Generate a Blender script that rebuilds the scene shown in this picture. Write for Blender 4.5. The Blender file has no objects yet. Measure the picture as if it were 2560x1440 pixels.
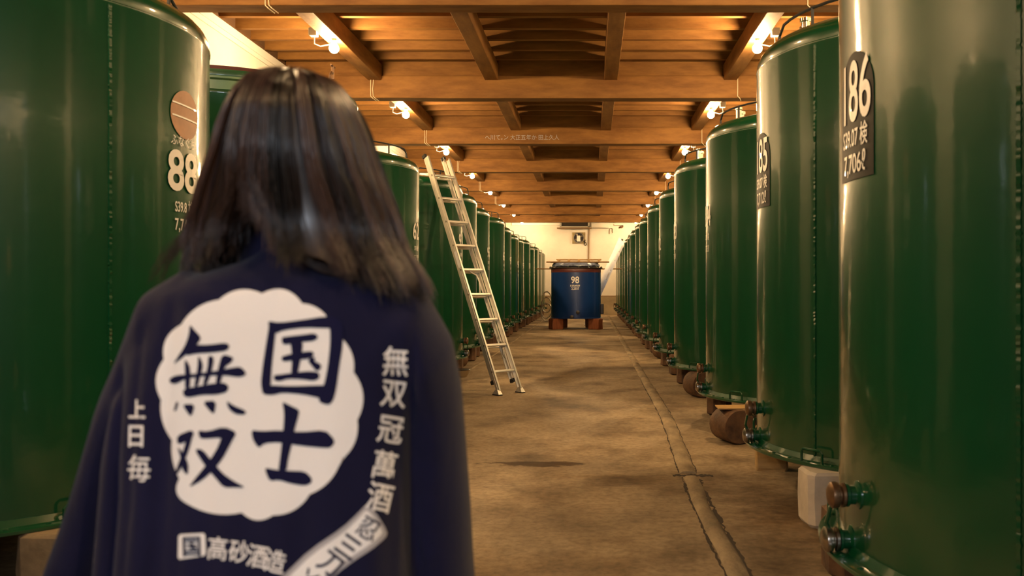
import bpy, bmesh, math, random
from mathutils import Vector, Matrix, noise
from mathutils.bvhtree import BVHTree

random.seed(7)
SC = bpy.context.scene
COL = SC.collection
PI = math.pi
EYE = 1.30          # camera height
F = 2150.0          # focal length in pixels of the 2560 px frame
VX, VY = 1478.0, 716.0   # the photograph's vanishing point


def sm(a, b, x):
    t = min(1, max(0, (x - a) / (b - a)))
    return t * t * (3 - 2 * t)


def at(px, py, Y):
    """pixel of the photograph at depth Y -> point of the room"""
    return Vector(((px - VX) * Y / F, Y, EYE - (py - VY) * Y / F))


# ------------------------------------------------------------------ camera, world, light
cam_d = bpy.data.cameras.new('camera')
cam = bpy.data.objects.new('camera', cam_d)
COL.objects.link(cam)
cam.location = (0, 0, EYE)
cam.rotation_euler = (PI / 2, 0, 0)
cam_d.sensor_width = 36
cam_d.lens = 36 * F / 2560
cam_d.shift_x = -(VX - 1280) / 2560
cam_d.shift_y = -(720 - VY) / 2560
cam_d.clip_start = 0.05
cam_d.dof.use_dof = True
cam_d.dof.focus_distance = 12.5
cam_d.dof.aperture_fstop = 4.6
SC.camera = cam

w = bpy.data.worlds.new('world')
SC.world = w
w.use_nodes = True
w.node_tree.nodes['Background'].inputs[0].default_value = (0.35, 0.42, 0.55, 1)
w.node_tree.nodes['Background'].inputs[1].default_value = 0.05

SC.view_settings.view_transform = 'Standard'
SC.view_settings.look = 'None'
SC.view_settings.exposure = 1.6
SC.view_settings.gamma = 1.0
SC.view_settings.use_curve_mapping = False

BULB = (1.0, 0.66, 0.32)
BULB_STRENGTH = 620.0
DAY_W = 42.0
# daylight through the two high windows of the wall behind the camera
for wx in (-1.75, 0.75):
    day_d = bpy.data.lights.new('window_daylight', 'AREA')
    day_d.shape = 'RECTANGLE'
    day_d.size, day_d.size_y = 1.3, 1.0
    day_d.color = (0.80, 0.88, 1.0)
    day_d.energy = DAY_W
    day = bpy.data.objects.new('window_daylight', day_d)
    COL.objects.link(day)
    day.location = (wx, -6.17, 3.30)
    day.rotation_euler = (PI / 2, 0, 0)      # faces +Y, into the hall


# ------------------------------------------------------------------ materials
def mat(name, col, rough=0.5, metal=0.0, coat=0.0, spec=0.5, var=0.0, vscale=(3, 3, 3), bump=0.0, bscale=60.0,
        emit=None, estr=0.0, sheen=0.0, col2=None, trans=0.0, alpha=1.0, coat_rough=0.05, rvar=0.0):
    m = bpy.data.materials.new(name)
    m.use_nodes = True
    nt = m.node_tree
    b = nt.nodes['Principled BSDF']
    b.inputs['Base Color'].default_value = (*col, 1)
    b.inputs['Roughness'].default_value = rough
    b.inputs['Metallic'].default_value = metal
    b.inputs['Coat Weight'].default_value = coat
    b.inputs['Coat Roughness'].default_value = coat_rough
    b.inputs['Specular IOR Level'].default_value = spec
    b.inputs['Sheen Weight'].default_value = sheen
    b.inputs['Transmission Weight'].default_value = trans
    b.inputs['Alpha'].default_value = alpha
    if emit:
        b.inputs['Emission Color'].default_value = (*emit, 1)
        b.inputs['Emission Strength'].default_value = estr
    tc = nt.nodes.new('ShaderNodeTexCoord')
    if var or col2:
        mp = nt.nodes.new('ShaderNodeMapping')
        mp.inputs['Scale'].default_value = vscale
        nt.links.new(tc.outputs['Object'], mp.inputs[0])
        n = nt.nodes.new('ShaderNodeTexNoise')
        n.inputs['Scale'].default_value = 1.0
        n.inputs['Detail'].default_value = 6
        n.inputs['Roughness'].default_value = 0.62
        nt.links.new(mp.outputs[0], n.inputs['Vector'])
        r = nt.nodes.new('ShaderNodeValToRGB')
        r.color_ramp.elements[0].position = 0.32
        r.color_ramp.elements[1].position = 0.68
        c2 = col2 if col2 else tuple(c * (1 - var) for c in col)
        r.color_ramp.elements[0].color = (*c2, 1)
        r.color_ramp.elements[1].color = (*col, 1)
        nt.links.new(n.outputs['Fac'], r.inputs[0])
        nt.links.new(r.outputs[0], b.inputs['Base Color'])
        if rvar:
            mr = nt.nodes.new('ShaderNodeMapRange')
            mr.inputs['To Min'].default_value = rough - rvar
            mr.inputs['To Max'].default_value = rough + rvar
            nt.links.new(n.outputs['Fac'], mr.inputs[0])
            nt.links.new(mr.outputs[0], b.inputs['Roughness'])
    if bump:
        n2 = nt.nodes.new('ShaderNodeTexNoise')
        n2.inputs['Scale'].default_value = bscale
        n2.inputs['Detail'].default_value = 3
        nt.links.new(tc.outputs['Object'], n2.inputs['Vector'])
        bp = nt.nodes.new('ShaderNodeBump')
        bp.inputs['Strength'].default_value = bump
        bp.inputs['Distance'].default_value = 0.01
        nt.links.new(n2.outputs['Fac'], bp.inputs['Height'])
        nt.links.new(bp.outputs[0], b.inputs['Normal'])
        if coat:
            nt.links.new(bp.outputs[0], b.inputs['Coat Normal'])
    return m


WOOD_A, WOOD_B = (0.275, 0.130, 0.032), (0.15, 0.062, 0.014)
M = {
    'wood_x': mat('timber_across', WOOD_A, 0.7, var=1, col2=WOOD_B, vscale=(1.6, 7, 7), bump=0.25, bscale=18, spec=0.3),
    'wood_y': mat('timber_along', WOOD_A, 0.7, var=1, col2=WOOD_B, vscale=(7, 1.6, 7), bump=0.25, bscale=18, spec=0.3),
    'deck': mat('ceiling_boards', (0.16, 0.08, 0.03), 0.8, var=1, col2=(0.07, 0.032, 0.012), vscale=(9, 0.6, 9)),
    'plaster': mat('white_plaster', (0.80, 0.76, 0.68), 0.85, var=0.16, vscale=(0.9, 0.9, 1.1), bump=0.15, bscale=9),
    'plaster_low': mat('tan_dado', (0.42, 0.33, 0.2), 0.8, var=0.35, vscale=(1.5, 1.5, 2), bump=0.2, bscale=9),
    'white': mat('white_paint', (0.80, 0.78, 0.72), 0.5),
    'green': mat('green_enamel', (0.0010, 0.056, 0.018), 0.32, spec=0.4, coat=0.9, coat_rough=0.08, var=0.25, vscale=(0.7, 0.7, 0.5), bump=0.05, bscale=16),
    'green_pale': mat('pale_green_enamel', (0.10, 0.2, 0.08), 0.3, coat=0.5, var=0.3, vscale=(2, 2, 2), bump=0.03, bscale=30),
    'green_lid': mat('lid_green', (0.008, 0.06, 0.02), 0.35, coat=0.4, bump=0.04, bscale=25),
    'rust_lid': mat('rust_red_lid', (0.12, 0.025, 0.012), 0.45, var=0.4, vscale=(4, 4, 4)),
    'steel': mat('tap_steel', (0.48, 0.42, 0.36), 0.28, metal=1, var=0.35, vscale=(20, 20, 20)),
    'brass': mat('tarnished_cap', (0.26, 0.15, 0.08), 0.38, metal=0.8, var=0.4, vscale=(18, 18, 18)),
    'chrome': mat('polished_pipe', (0.85, 0.8, 0.72), 0.12, metal=1),
    'black_paint': mat('black_plate', (0.008, 0.007, 0.006), 0.5, coat=0.0, spec=0.12, bump=0.02, bscale=20),
    'print_white': mat('white_lettering', (0.78, 0.75, 0.70), 0.38, coat=0.35, bump=0.03, bscale=35),
    'plaque': mat('copper_plaque', (0.40, 0.19, 0.09), 0.5, var=0.25, vscale=(12, 12, 12)),
    'alu': mat('aluminium', (0.80, 0.77, 0.70), 0.38, metal=0.85, var=0.12, vscale=(8, 8, 3), bump=0.05, bscale=40),
    'rubber': mat('black_rubber', (0.015, 0.014, 0.013), 0.6),
    'log': mat('dark_log', (0.16, 0.08, 0.035), 0.75, var=1, col2=(0.045, 0.022, 0.012), vscale=(7, 7, 7), bump=0.6, bscale=22),
    'block_pale': mat('pale_block', (0.60, 0.52, 0.42), 0.85, var=0.25, vscale=(6, 6, 6), bump=0.4, bscale=20),
    'block_brown': mat('brown_block', (0.30, 0.22, 0.13), 0.9, var=0.45, vscale=(6, 6, 6), bump=0.5, bscale=16),
    'block_yellow': mat('yellow_timber_block', (0.50, 0.32, 0.13), 0.7, var=0.4, vscale=(4, 4, 20), bump=0.2, bscale=20),
    'block_red': mat('red_brown_block', (0.34, 0.10, 0.03), 0.6, var=0.45, vscale=(14, 14, 2), bump=0.15, bscale=20),
    'blue': mat('blue_enamel', (0.004, 0.033, 0.16), 0.35, coat=0.5, var=0.25, vscale=(1.5, 1.5, 1), bump=0.05, bscale=25),
    'rust_band': mat('red_primer_band', (0.10, 0.022, 0.018), 0.45, coat=0.2),
    'film': mat('clear_film', (0.20, 0.24, 0.36), 0.12, var=0.6, vscale=(12, 12, 12), bump=0.7, bscale=18, spec=0.8),
    'pallet': mat('pale_pine', (0.58, 0.36, 0.13), 0.65, var=0.35, vscale=(2, 14, 14)),
    'heater_dark': mat('heater_dark', (0.03, 0.025, 0.02), 0.4),
    'grey_metal': mat('grey_metal', (0.32, 0.29, 0.23), 0.4, metal=0.6),
    'brown_pipe': mat('brown_pipe', (0.22, 0.13, 0.05), 0.5),
    'bulb': mat('bulb_glow', (1, 1, 1), 0.3, emit=BULB, estr=BULB_STRENGTH),
    'porcelain': mat('porcelain', (0.85, 0.82, 0.76), 0.2, coat=0.5),
    'wire': mat('cream_wire', (0.62, 0.5, 0.32), 0.45),
    'coat': mat('navy_cotton', (0.0095, 0.0095, 0.038), 0.9, var=0.3, vscale=(5, 5, 4), bump=0.25, bscale=420, spec=0.12, sheen=0.10),
    'coat_print': mat('white_print', (0.88, 0.85, 0.84), 0.9, spec=0.1, bump=0.2, bscale=420),
    'coat_ink': mat('navy_print', (0.010, 0.010, 0.040), 0.9, spec=0.1),
    'coat_grey': mat('grey_print', (0.42, 0.40, 0.42), 0.9, spec=0.1),
    'hair': mat('dark_brown_hair', (0.022, 0.012, 0.009), 0.29, spec=0.55),
    'skin': mat('skin', (0.62, 0.37, 0.25), 0.5, spec=0.4),
    'trousers': mat('black_trousers', (0.012, 0.012, 0.016), 0.85),
    'shoe': mat('dark_shoe', (0.02, 0.018, 0.016), 0.5),
    'grime': mat('fan_grime', (0.46, 0.36, 0.18), 0.8, var=0.4, vscale=(9, 9, 9)),
    'tan_pan': mat('tan_pan', (0.30, 0.2, 0.09), 0.4, coat=0.3),
}

M['green'].node_tree.nodes['Principled BSDF'].inputs['Coat IOR'].default_value = 1.52


def concrete():
    m = bpy.data.materials.new('worn_concrete')
    m.use_nodes = True
    nt = m.node_tree
    L = nt.links.new
    b = nt.nodes['Principled BSDF']
    b.inputs['Specular IOR Level'].default_value = 0.35
    tc = nt.nodes.new('ShaderNodeTexCoord')

    def nz(scale, detail, rough, stretch=(1, 1, 1), off=(0, 0, 0)):
        mp = nt.nodes.new('ShaderNodeMapping')
        mp.inputs['Scale'].default_value = stretch
        mp.inputs['Location'].default_value = off
        L(tc.outputs['Object'], mp.inputs[0])
        n = nt.nodes.new('ShaderNodeTexNoise')
        n.inputs['Scale'].default_value = scale
        n.inputs['Detail'].default_value = detail
        n.inputs['Roughness'].default_value = rough
        L(mp.outputs[0], n.inputs['Vector'])
        return n.outputs['Fac']

    def ramp(fac, stops):
        r = nt.nodes.new('ShaderNodeValToRGB')
        while len(r.color_ramp.elements) < len(stops):
            r.color_ramp.elements.new(0.5)
        for e, (p, c) in zip(r.color_ramp.elements, stops):
            e.position = p
            e.color = (*c, 1)
        L(fac, r.inputs[0])
        return r.outputs[0]

    def mul(a, c, f=1.0):
        x = nt.nodes.new('ShaderNodeMix')
        x.data_type = 'RGBA'
        x.blend_type = 'MULTIPLY'
        x.inputs[0].default_value = f
        L(a, x.inputs[6])
        L(c, x.inputs[7])
        return x.outputs[2]

    base = ramp(nz(0.9, 8, 0.6), [(0.3, (0.15, 0.105, 0.06)), (0.5, (0.36, 0.27, 0.165)), (0.70, (0.50, 0.385, 0.24))])
    blot = ramp(nz(1.7, 5, 0.6, (1, 0.8, 1), (3, 7, 0)), [(0.33, (0.34, 0.28, 0.22)), (0.50, (1, 1, 1))])
    fine = ramp(nz(22, 4, 0.65), [(0.28, (0.45, 0.42, 0.38)), (0.6, (1, 1, 1))])
    c = mul(mul(base, blot, 0.8), fine, 0.75)
    # the two stains in the middle of the aisle
    for (x, y, rx, ry, dark) in ((-0.37, 6.30, 0.40, 0.115, (0.20, 0.13, 0.05)), (0.36, 5.78, 0.26, 0.12, (0.62, 0.54, 0.44)), (0.05, 5.88, 0.30, 0.07, (0.72, 0.66, 0.58)),
                                 (1.15, 4.9, 0.35, 0.8, (0.5, 0.42, 0.34)), (-0.3, 3.9, 0.5, 0.25, (0.8, 0.74, 0.66))):
        mp = nt.nodes.new('ShaderNodeMapping')
        mp.inputs['Location'].default_value = (-x / rx, -y / ry, 0)
        mp.inputs['Scale'].default_value = (1 / rx, 1 / ry, 0)
        L(tc.outputs['Object'], mp.inputs[0])
        ln = nt.nodes.new('ShaderNodeVectorMath')
        ln.operation = 'LENGTH'
        L(mp.outputs[0], ln.inputs[0])
        ad = nt.nodes.new('ShaderNodeMath')
        ad.operation = 'MULTIPLY_ADD'
        L(nz(5.5, 6, 0.65, (1, 2.2, 1), (x, y, 1)), ad.inputs[0])
        ad.inputs[1].default_value = 2.4
        L(ln.outputs['Value'], ad.inputs[2])
        soft = 0.10 if dark[0] < 0.3 else 0.6
        s = ramp(ad.outputs[0], [(0.0, dark), (0.5, dark), (0.5, dark), (0.6, (1, 1, 1))])
        mr = nt.nodes.new('ShaderNodeMapRange')
        mr.inputs['From Min'].default_value = 2.05 - soft
        mr.inputs['From Max'].default_value = 2.05 + soft
        L(ad.outputs[0], mr.inputs[0])
        s = ramp(mr.outputs[0], [(0.0, dark), (1.0, (1, 1, 1))])
        c = mul(c, s)
    L(c, b.inputs['Base Color'])
    mr = nt.nodes.new('ShaderNodeMapRange')
    mr.inputs['To Min'].default_value = 0.42
    mr.inputs['To Max'].default_value = 0.85
    L(nz(2.3, 5, 0.6), mr.inputs[0])
    L(mr.outputs[0], b.inputs['Roughness'])
    bp = nt.nodes.new('ShaderNodeBump')
    bp.inputs['Strength'].default_value = 0.35
    bp.inputs['Distance'].default_value = 0.012
    L(nz(9, 8, 0.65), bp.inputs['Height'])
    L(bp.outputs[0], b.inputs['Normal'])
    return m


M['floor'] = concrete()
M['mortar'] = mat('mortar', (0.40, 0.30, 0.175), 0.85, var=0.6, vscale=(7, 2.5, 7), bump=0.9, bscale=26)
M['crack'] = mat('crack_dirt', (0.045, 0.032, 0.02), 0.95)


# ------------------------------------------------------------------ mesh building
class MB:
    def __init__(s):
        s.v, s.f = [], []

    def add(s, vs, fs):
        o = len(s.v)
        s.v += [tuple(p) for p in vs]
        s.f += [tuple(i + o for i in f) for f in fs]
        return s

    def box(s, x0, x1, y0, y1, z0, z1):
        vs = [(x, y, z) for z in (z0, z1) for y in (y0, y1) for x in (x0, x1)]
        return s.add(vs, [(0, 2, 3, 1), (4, 5, 7, 6), (0, 1, 5, 4), (2, 6, 7, 3), (0, 4, 6, 2), (1, 3, 7, 5)])

    def lathe(s, prof, n=32, M4=None, a0=0.0, a1=2 * PI, cap=True):
        """profile [(r, z)] about z"""
        full = abs(a1 - a0 - 2 * PI) < 1e-6
        k = n if full else n + 1
        vs = []
        for r, z in prof:
            for i in range(k):
                a = a0 + (a1 - a0) * i / n
                vs.append(Vector((r * math.cos(a), r * math.sin(a), z)))
        fs = []
        for j in range(len(prof) - 1):
            for i in range(n):
                i2 = (i + 1) % k
                fs.append((j * k + i, j * k + i2, (j + 1) * k + i2, (j + 1) * k + i))
        if cap and full:
            if prof[0][0] > 1e-6:
                fs.append(tuple(range(k))[::-1])
            if prof[-1][0] > 1e-6:
                fs.append(tuple((len(prof) - 1) * k + i for i in range(k)))
        if M4 is not None:
            vs = [M4 @ p for p in vs]
        return s.add(vs, fs)

    def cyl(s, p0, p1, r0, r1=None, n=12):
        p0, p1 = Vector(p0), Vector(p1)
        r1 = r0 if r1 is None else r1
        d = p1 - p0
        M4 = Matrix.Translation(p0) @ d.to_track_quat('Z', 'Y').to_matrix().to_4x4()
        return s.lathe([(r0, 0), (r1, d.length)], n, M4)

    def turned(s, p0, dirn, prof, n=16):
        M4 = Matrix.Translation(Vector(p0)) @ Vector(dirn).to_track_quat('Z', 'Y').to_matrix().to_4x4()
        return s.lathe(prof, n, M4)

    def tube(s, pts, r, n=8, closed=False):
        pts = [Vector(p) for p in pts]
        m = len(pts)
        rs = r if isinstance(r, (list, tuple)) else [r] * m
        vs, up = [], None
        for i, p in enumerate(pts):
            if closed:
                t = pts[(i + 1) % m] - pts[i - 1]
            else:
                t = pts[min(i + 1, m - 1)] - pts[max(i - 1, 0)]
            t = t.normalized()
            if up is None:
                up = Vector((0, 0, 1)) if abs(t.z) < 0.9 else Vector((1, 0, 0))
            up = (up - t * up.dot(t)).normalized()
            b = t.cross(up)
            for k in range(n):
                a = 2 * PI * k / n
                vs.append(p + (up * math.cos(a) + b * math.sin(a)) * rs[i])
        fs = []
        for i in range(m if closed else m - 1):
            j = (i + 1) % m
            for k in range(n):
                k2 = (k + 1) % n
                fs.append((i * n + k, i * n + k2, j * n + k2, j * n + k))
        if not closed:
            fs.append(tuple(range(n))[::-1])
            fs.append(tuple((m - 1) * n + k for k in range(n)))
        return s.add(vs, fs)

    def ball(s, c, r, n=12, sc=(1, 1, 1), rot=None):
        prof = [(math.sin(PI * i / n), -math.cos(PI * i / n)) for i in range(n + 1)]
        prof[0], prof[-1] = (0.001, -1), (0.001, 1)
        R = rot.to_4x4() if rot is not None else Matrix.Identity(4)
        M4 = Matrix.Translation(Vector(c)) @ R @ Matrix.Diagonal((r * sc[0], r * sc[1], r * sc[2], 1))
        return s.lathe(prof, n + 4, M4, cap=False)

    def loft(s, rings, cap=True):
        n = len(rings[0])
        vs = [p for r in rings for p in r]
        fs = []
        for j in range(len(rings) - 1):
            for i in range(n):
                i2 = (i + 1) % n
                fs.append((j * n + i, j * n + i2, (j + 1) * n + i2, (j + 1) * n + i))
        if cap:
            fs.append(tuple(range(n))[::-1])
            fs.append(tuple((len(rings) - 1) * n + i for i in range(n)))
        return s.add(vs, fs)

    def mesh(s, name, m, smooth=False):
        me = bpy.data.meshes.new(name)
        me.from_pydata(s.v, [], s.f)
        bm = bmesh.new()
        bm.from_mesh(me)
        bmesh.ops.recalc_face_normals(bm, faces=bm.faces)
        bm.to_mesh(me)
        bm.free()
        if m is not None:
            me.materials.append(m)
        if smooth:
            me.polygons.foreach_set('use_smooth', [True] * len(me.polygons))
            me.set_sharp_from_angle(angle=math.radians(38))
        return me


def link(name, me, parent=None, kind=None, label=None, group=None):
    o = bpy.data.objects.new(name, me)
    COL.objects.link(o)
    if parent is not None:
        o.parent = parent
    if kind:
        o['kind'] = kind
    if label:
        o['label'] = label
    if group:
        o['group'] = group
    return o


def obj(name, mb, m, parent=None, smooth=False, kind=None, bevel=0.0, label=None):
    o = link(name, mb.mesh(name, m, smooth), parent, kind, label)
    if bevel:
        md = o.modifiers.new('bevel', 'BEVEL')
        md.width = bevel
        md.segments = 2
        md.limit_method = 'ANGLE'
    return o


def tag(o, label, cat, group=None):
    o['label'] = label
    o['category'] = cat
    if group:
        o['group'] = group
    return o


def thing(name, label, cat, loc=(0, 0, 0), rz=0.0, group=None):
    o = bpy.data.objects.new(name, None)
    COL.objects.link(o)
    o.location = loc
    o.rotation_euler = (0, 0, rz)
    o.empty_display_size = 0.1
    return tag(o, label, cat, group)


KIDS = {}


def copy_tree(o, parent=None):
    c = o.copy()
    COL.objects.link(c)
    if parent is not None:
        c.parent = parent
    for ch in list(o.children):
        copy_tree(ch, c)
    return c


ORD = ['first', 'second', 'third', 'fourth', 'fifth', 'sixth', 'seventh', 'eighth', 'ninth', 'tenth', 'eleventh', 'twelfth', 'thirteenth', 'fourteenth', 'fifteenth', 'sixteenth', 'seventeenth']


# ------------------------------------------------------------------ lettering
def text_mesh(s, size, bold=0.0, squeeze=1.0, align='CENTER'):
    """flat triangulated lettering in (x, y) metres, baseline centred at the origin"""
    cu = bpy.data.curves.new('lettering', 'FONT')
    cu.body = s
    cu.size = size
    cu.align_x = align
    cu.align_y = 'CENTER'
    cu.offset = bold
    cu.resolution_u = 4
    o = bpy.data.objects.new('lettering', cu)
    COL.objects.link(o)
    bpy.context.view_layer.update()
    dg = bpy.context.evaluated_depsgraph_get()
    me = bpy.data.meshes.new_from_object(o.evaluated_get(dg))
    bpy.data.objects.remove(o)
    bpy.data.curves.remove(cu)
    bm = bmesh.new()
    bm.from_mesh(me)
    bpy.data.meshes.remove(me)
    bmesh.ops.triangulate(bm, faces=bm.faces)
    for v in bm.verts:
        v.co.x *= squeeze
        v.co.z = 0
    return bm


def refine(bm, mx):
    for _ in range(7):
        es = [e for e in bm.edges if e.calc_length() > mx]
        if not es:
            break
        bmesh.ops.subdivide_edges(bm, edges=es, cuts=1)
        bmesh.ops.triangulate(bm, faces=bm.faces)


def poly_bm(bm, pts):
    vs = [bm.verts.new((p[0], p[1], 0)) for p in pts]
    f = bm.faces.new(vs)
    if f.normal.z < 0:
        f.normal_flip()
    return f


def bm_obj(name, bm, m, parent, label=None):
    me = bpy.data.meshes.new(name)
    bm.to_mesh(me)
    bm.free()
    me.materials.append(m)
    me.polygons.foreach_set('use_smooth', [True] * len(me.polygons))
    return link(name, me, parent, label=label)


def on_cylinder(name, bm, m, parent, R, a_mid, z_mid, off=0.004, max_edge=0.05):
    """wraps flat lettering onto a cylinder about the parent's z axis; a_mid measured from +x"""
    refine(bm, max_edge)
    for v in bm.verts:
        a = a_mid + v.co.x / R
        v.co = Vector(((R + off) * math.cos(a), (R + off) * math.sin(a), z_mid + v.co.y))
    bmesh.ops.recalc_face_normals(bm, faces=bm.faces)
    return bm_obj(name, bm, m, parent)


# ------------------------------------------------------------------ the room
XL, XR, Y0, Y1 = -4.36, 3.30, -6.2, 39.6
BEAM_LO, BEAM_HI, PURLIN_LO, JOIST_LO, DECK_LO = 3.98, 4.30, 4.235, 4.47, 4.66

floor = obj('floor', MB().box(XL - .3, XR + .3, Y0 - .3, Y1 + .3, -0.2, 0.0), M['floor'], kind='structure')


def strip(x_of, y0, y1, half, hgt, seed, step=0.07):
    """a hand-trowelled mortar ridge along the aisle"""
    rings = []
    y = y0
    rnd = random.Random(seed)
    while y <= y1:
        cx = x_of(y) + 0.012 * noise.noise((seed, y * 1.3, 0))
        hl = half * (1 + 0.35 * noise.noise((seed + 5, y * 2.1, 0)))
        hr = half * (1 + 0.35 * noise.noise((seed + 9, y * 2.1, 0)))
        h = hgt * (1 + 0.6 * noise.noise((seed + 3, y * 1.7, 0)))
        rings.append([Vector((cx - hl, y, -0.02)), Vector((cx - hl, y, 0.003)), Vector((cx - hl * .6, y, h)), Vector((cx, y, h * 1.15)),
                      Vector((cx + hr * .6, y, h)), Vector((cx + hr, y, 0.003)), Vector((cx + hr, y, -0.02))])
        y += step * (1 if y < 12 else 3)
    return MB().loft(rings)


def strip_x(y):
    return 0.66 + 0.09 * sm(5.0, 9.0, y)


obj('mortar_ridge', strip(strip_x, 2.2, 5.85, 0.048, 0.016, 1), M['mortar'], floor, smooth=True)
obj('mortar_ridge', strip(strip_x, 5.97, 39.0, 0.056, 0.016, 2), M['mortar'], floor, smooth=True)
obj('mortar_ridge', strip(lambda y: -1.95 + .1 * sm(10, 17, y), 8.0, 39.0, 0.03, 0.008, 3), M['mortar'], floor, smooth=True)


def crack(path, wid, seed):
    """ragged dark dirt lying in a crack, a hair above the slab"""
    vs, fs = [], []
    for i, (x, y) in enumerate(path):
        q = wid * max(0.12, 0.5 + 0.8 * noise.noise((seed, i * 0.15, 1)) + .6 * noise.noise((seed, i * 1.1, 8)))
        d = 0.9 * wid * noise.noise((seed + 4, i * 0.6, 2))
        vs += [(x - q + d, y, 0.0016), (x + q + d, y, 0.0016), (x + q + d, y, -0.01), (x - q + d, y, -0.01)]
        if i:
            a, b = 4 * (i - 1), 4 * i
            for k in range(4):
                fs.append((a + k, a + (k + 1) % 4, b + (k + 1) % 4, b + k))
    return MB().add(vs, fs)


def along(off, y0, y1, st=0.035):
    n = int((y1 - y0) / st)
    return [(strip_x(y0 + i * st) + off + .008 * noise.noise((off * 9, i * .21, 4)), y0 + i * st) for i in range(n)]


obj('floor_crack', crack(along(-0.056, 2.4, 5.9), 0.013, 11), M['crack'], floor)
obj('floor_crack', crack(along(0.056, 2.4, 5.85), 0.019, 12), M['crack'], floor)
obj('floor_crack', crack(along(-0.062, 6.0, 12.0), 0.008, 13), M['crack'], floor)
obj('floor_crack', crack(along(0.062, 6.0, 11.0), 0.006, 14), M['crack'], floor)
cross = MB()
cp = crack([(0, i * .012) for i in range(24)], 0.03, 15)
cross.add([(0.56 + y, 5.91 + x * 1.6 + .02 * noise.noise((y * 9, 2, 2)), z) for x, y, z in cp.v], cp.f)
obj('floor_crack', cross, M['crack'], floor)

wall_l = obj('wall_left', MB().box(XL - .15, XL, Y0, Y1, 0, 4.42), M['plaster'], kind='structure')
wall_r = obj('wall_right', MB().box(XR, XR + .15, Y0, Y1, 0, 4.42), M['plaster'], kind='structure')
wall_b = obj('wall_back', MB().box(XL - .15, XR + .15, Y1, Y1 + .15, 0, 4.7), M['plaster'], kind='structure')
wf = MB()
for (x0, x1, z0, z1) in ((XL - .15, XR + .15, 0, 2.74), (XL - .15, XR + .15, 3.84, 4.7), (XL - .15, -2.45, 2.74, 3.84), (-1.05, .05, 2.74, 3.84), (1.45, XR + .15, 2.74, 3.84)):
    wf.box(x0, x1, Y0 - .15, Y0, z0, z1)
wall_f = obj('wall_front', wf, M['plaster'], kind='structure')
for i, wx in enumerate((-1.75, .75)):
    fr_ = MB()
    for (x0, x1, z0, z1) in ((-.7, .7, 2.74, 2.79), (-.7, .7, 3.79, 3.84), (-.7, -.65, 2.79, 3.79), (.65, .7, 2.79, 3.79)):
        fr_.box(wx + x0, wx + x1, Y0 - .12, Y0 - .04, z0, z1)
    obj(f'window_{i + 1}', fr_, M['wood_x'], kind='structure')
obj('dado', MB().box(XL, XR, Y1 - .02, Y1 - .001, 0, 0.84), M['plaster_low'], wall_b)
obj('dado_line', MB().box(XL, XR, Y1 - .026, Y1 - .002, 0.84, 0.875), M['brown_pipe'], wall_b)
obj('trim_1', MB().box(XL, XL + .03, Y0, Y1, 4.33, 4.43).box(XL, XL + .018, Y0, Y1, 4.27, 4.33), M['white'], kind='structure', bevel=.004)
obj('trim_2', MB().box(XR - .03, XR, Y0, Y1, 4.33, 4.43).box(XR - .018, XR, Y0, Y1, 4.27, 4.33), M['white'], kind='structure', bevel=.004)
obj('trim_3', MB().box(XL - .15, XL - .01, Y0, Y1, 4.42, 4.66), M['deck'], kind='structure')
obj('trim_4', MB().box(XR + .01, XR + .15, Y0, Y1, 4.42, 4.66), M['deck'], kind='structure')

# ---- ceiling: deck boards, joists, lengthwise beams, cross beams, each piece an object of its own
ceil = obj('ceiling', MB().box(XL - .3, XR + .3, Y0 - .3, Y1 + .3, DECK_LO + .03, DECK_LO + .12), M['deck'], kind='structure')
nb = 26
bw = (XR - XL + .2) / nb
bme = MB().box(-bw / 2 + .004, bw / 2 - .004, Y0, Y1, DECK_LO, DECK_LO + .03).mesh('ceiling_board', M['deck'])
for i in range(nb):
    o = link('ceiling_board', bme, ceil)
    o.location = (XL - .1 + bw * (i + .5), 0, 0)

PX = (-3.08, -1.42, 0.28, 1.98)
BAY = 3.95
BY = [8.28 + BAY * k for k in range(-3, 8)]       # front face of each cross beam


def timber(x0, x1, y0, y1, z0, z1, seed, wob=0.006):
    """sawn timber with slightly uneven edges"""
    mb = MB()
    ax = 0 if x1 - x0 > y1 - y0 else 1
    n = 10
    rings = []
    for i in range(n + 1):
        t = i / n
        q = [noise.noise((seed, i * .6, k)) * wob for k in range(4)]
        if ax == 0:
            x = x0 + (x1 - x0) * t
            rings.append([Vector((x, y0 + q[0], z0 + q[1])), Vector((x, y1 + q[2], z0 + q[1])), Vector((x, y1 + q[2], z1)), Vector((x, y0 + q[0], z1))])
        else:
            y = y0 + (y1 - y0) * t
            rings.append([Vector((x0 + q[0], y, z0 + q[1])), Vector((x1 + q[2], y, z0 + q[1])), Vector((x1 + q[2], y, z1)), Vector((x0 + q[0], y, z1))])
    return mb.loft(rings)


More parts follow.
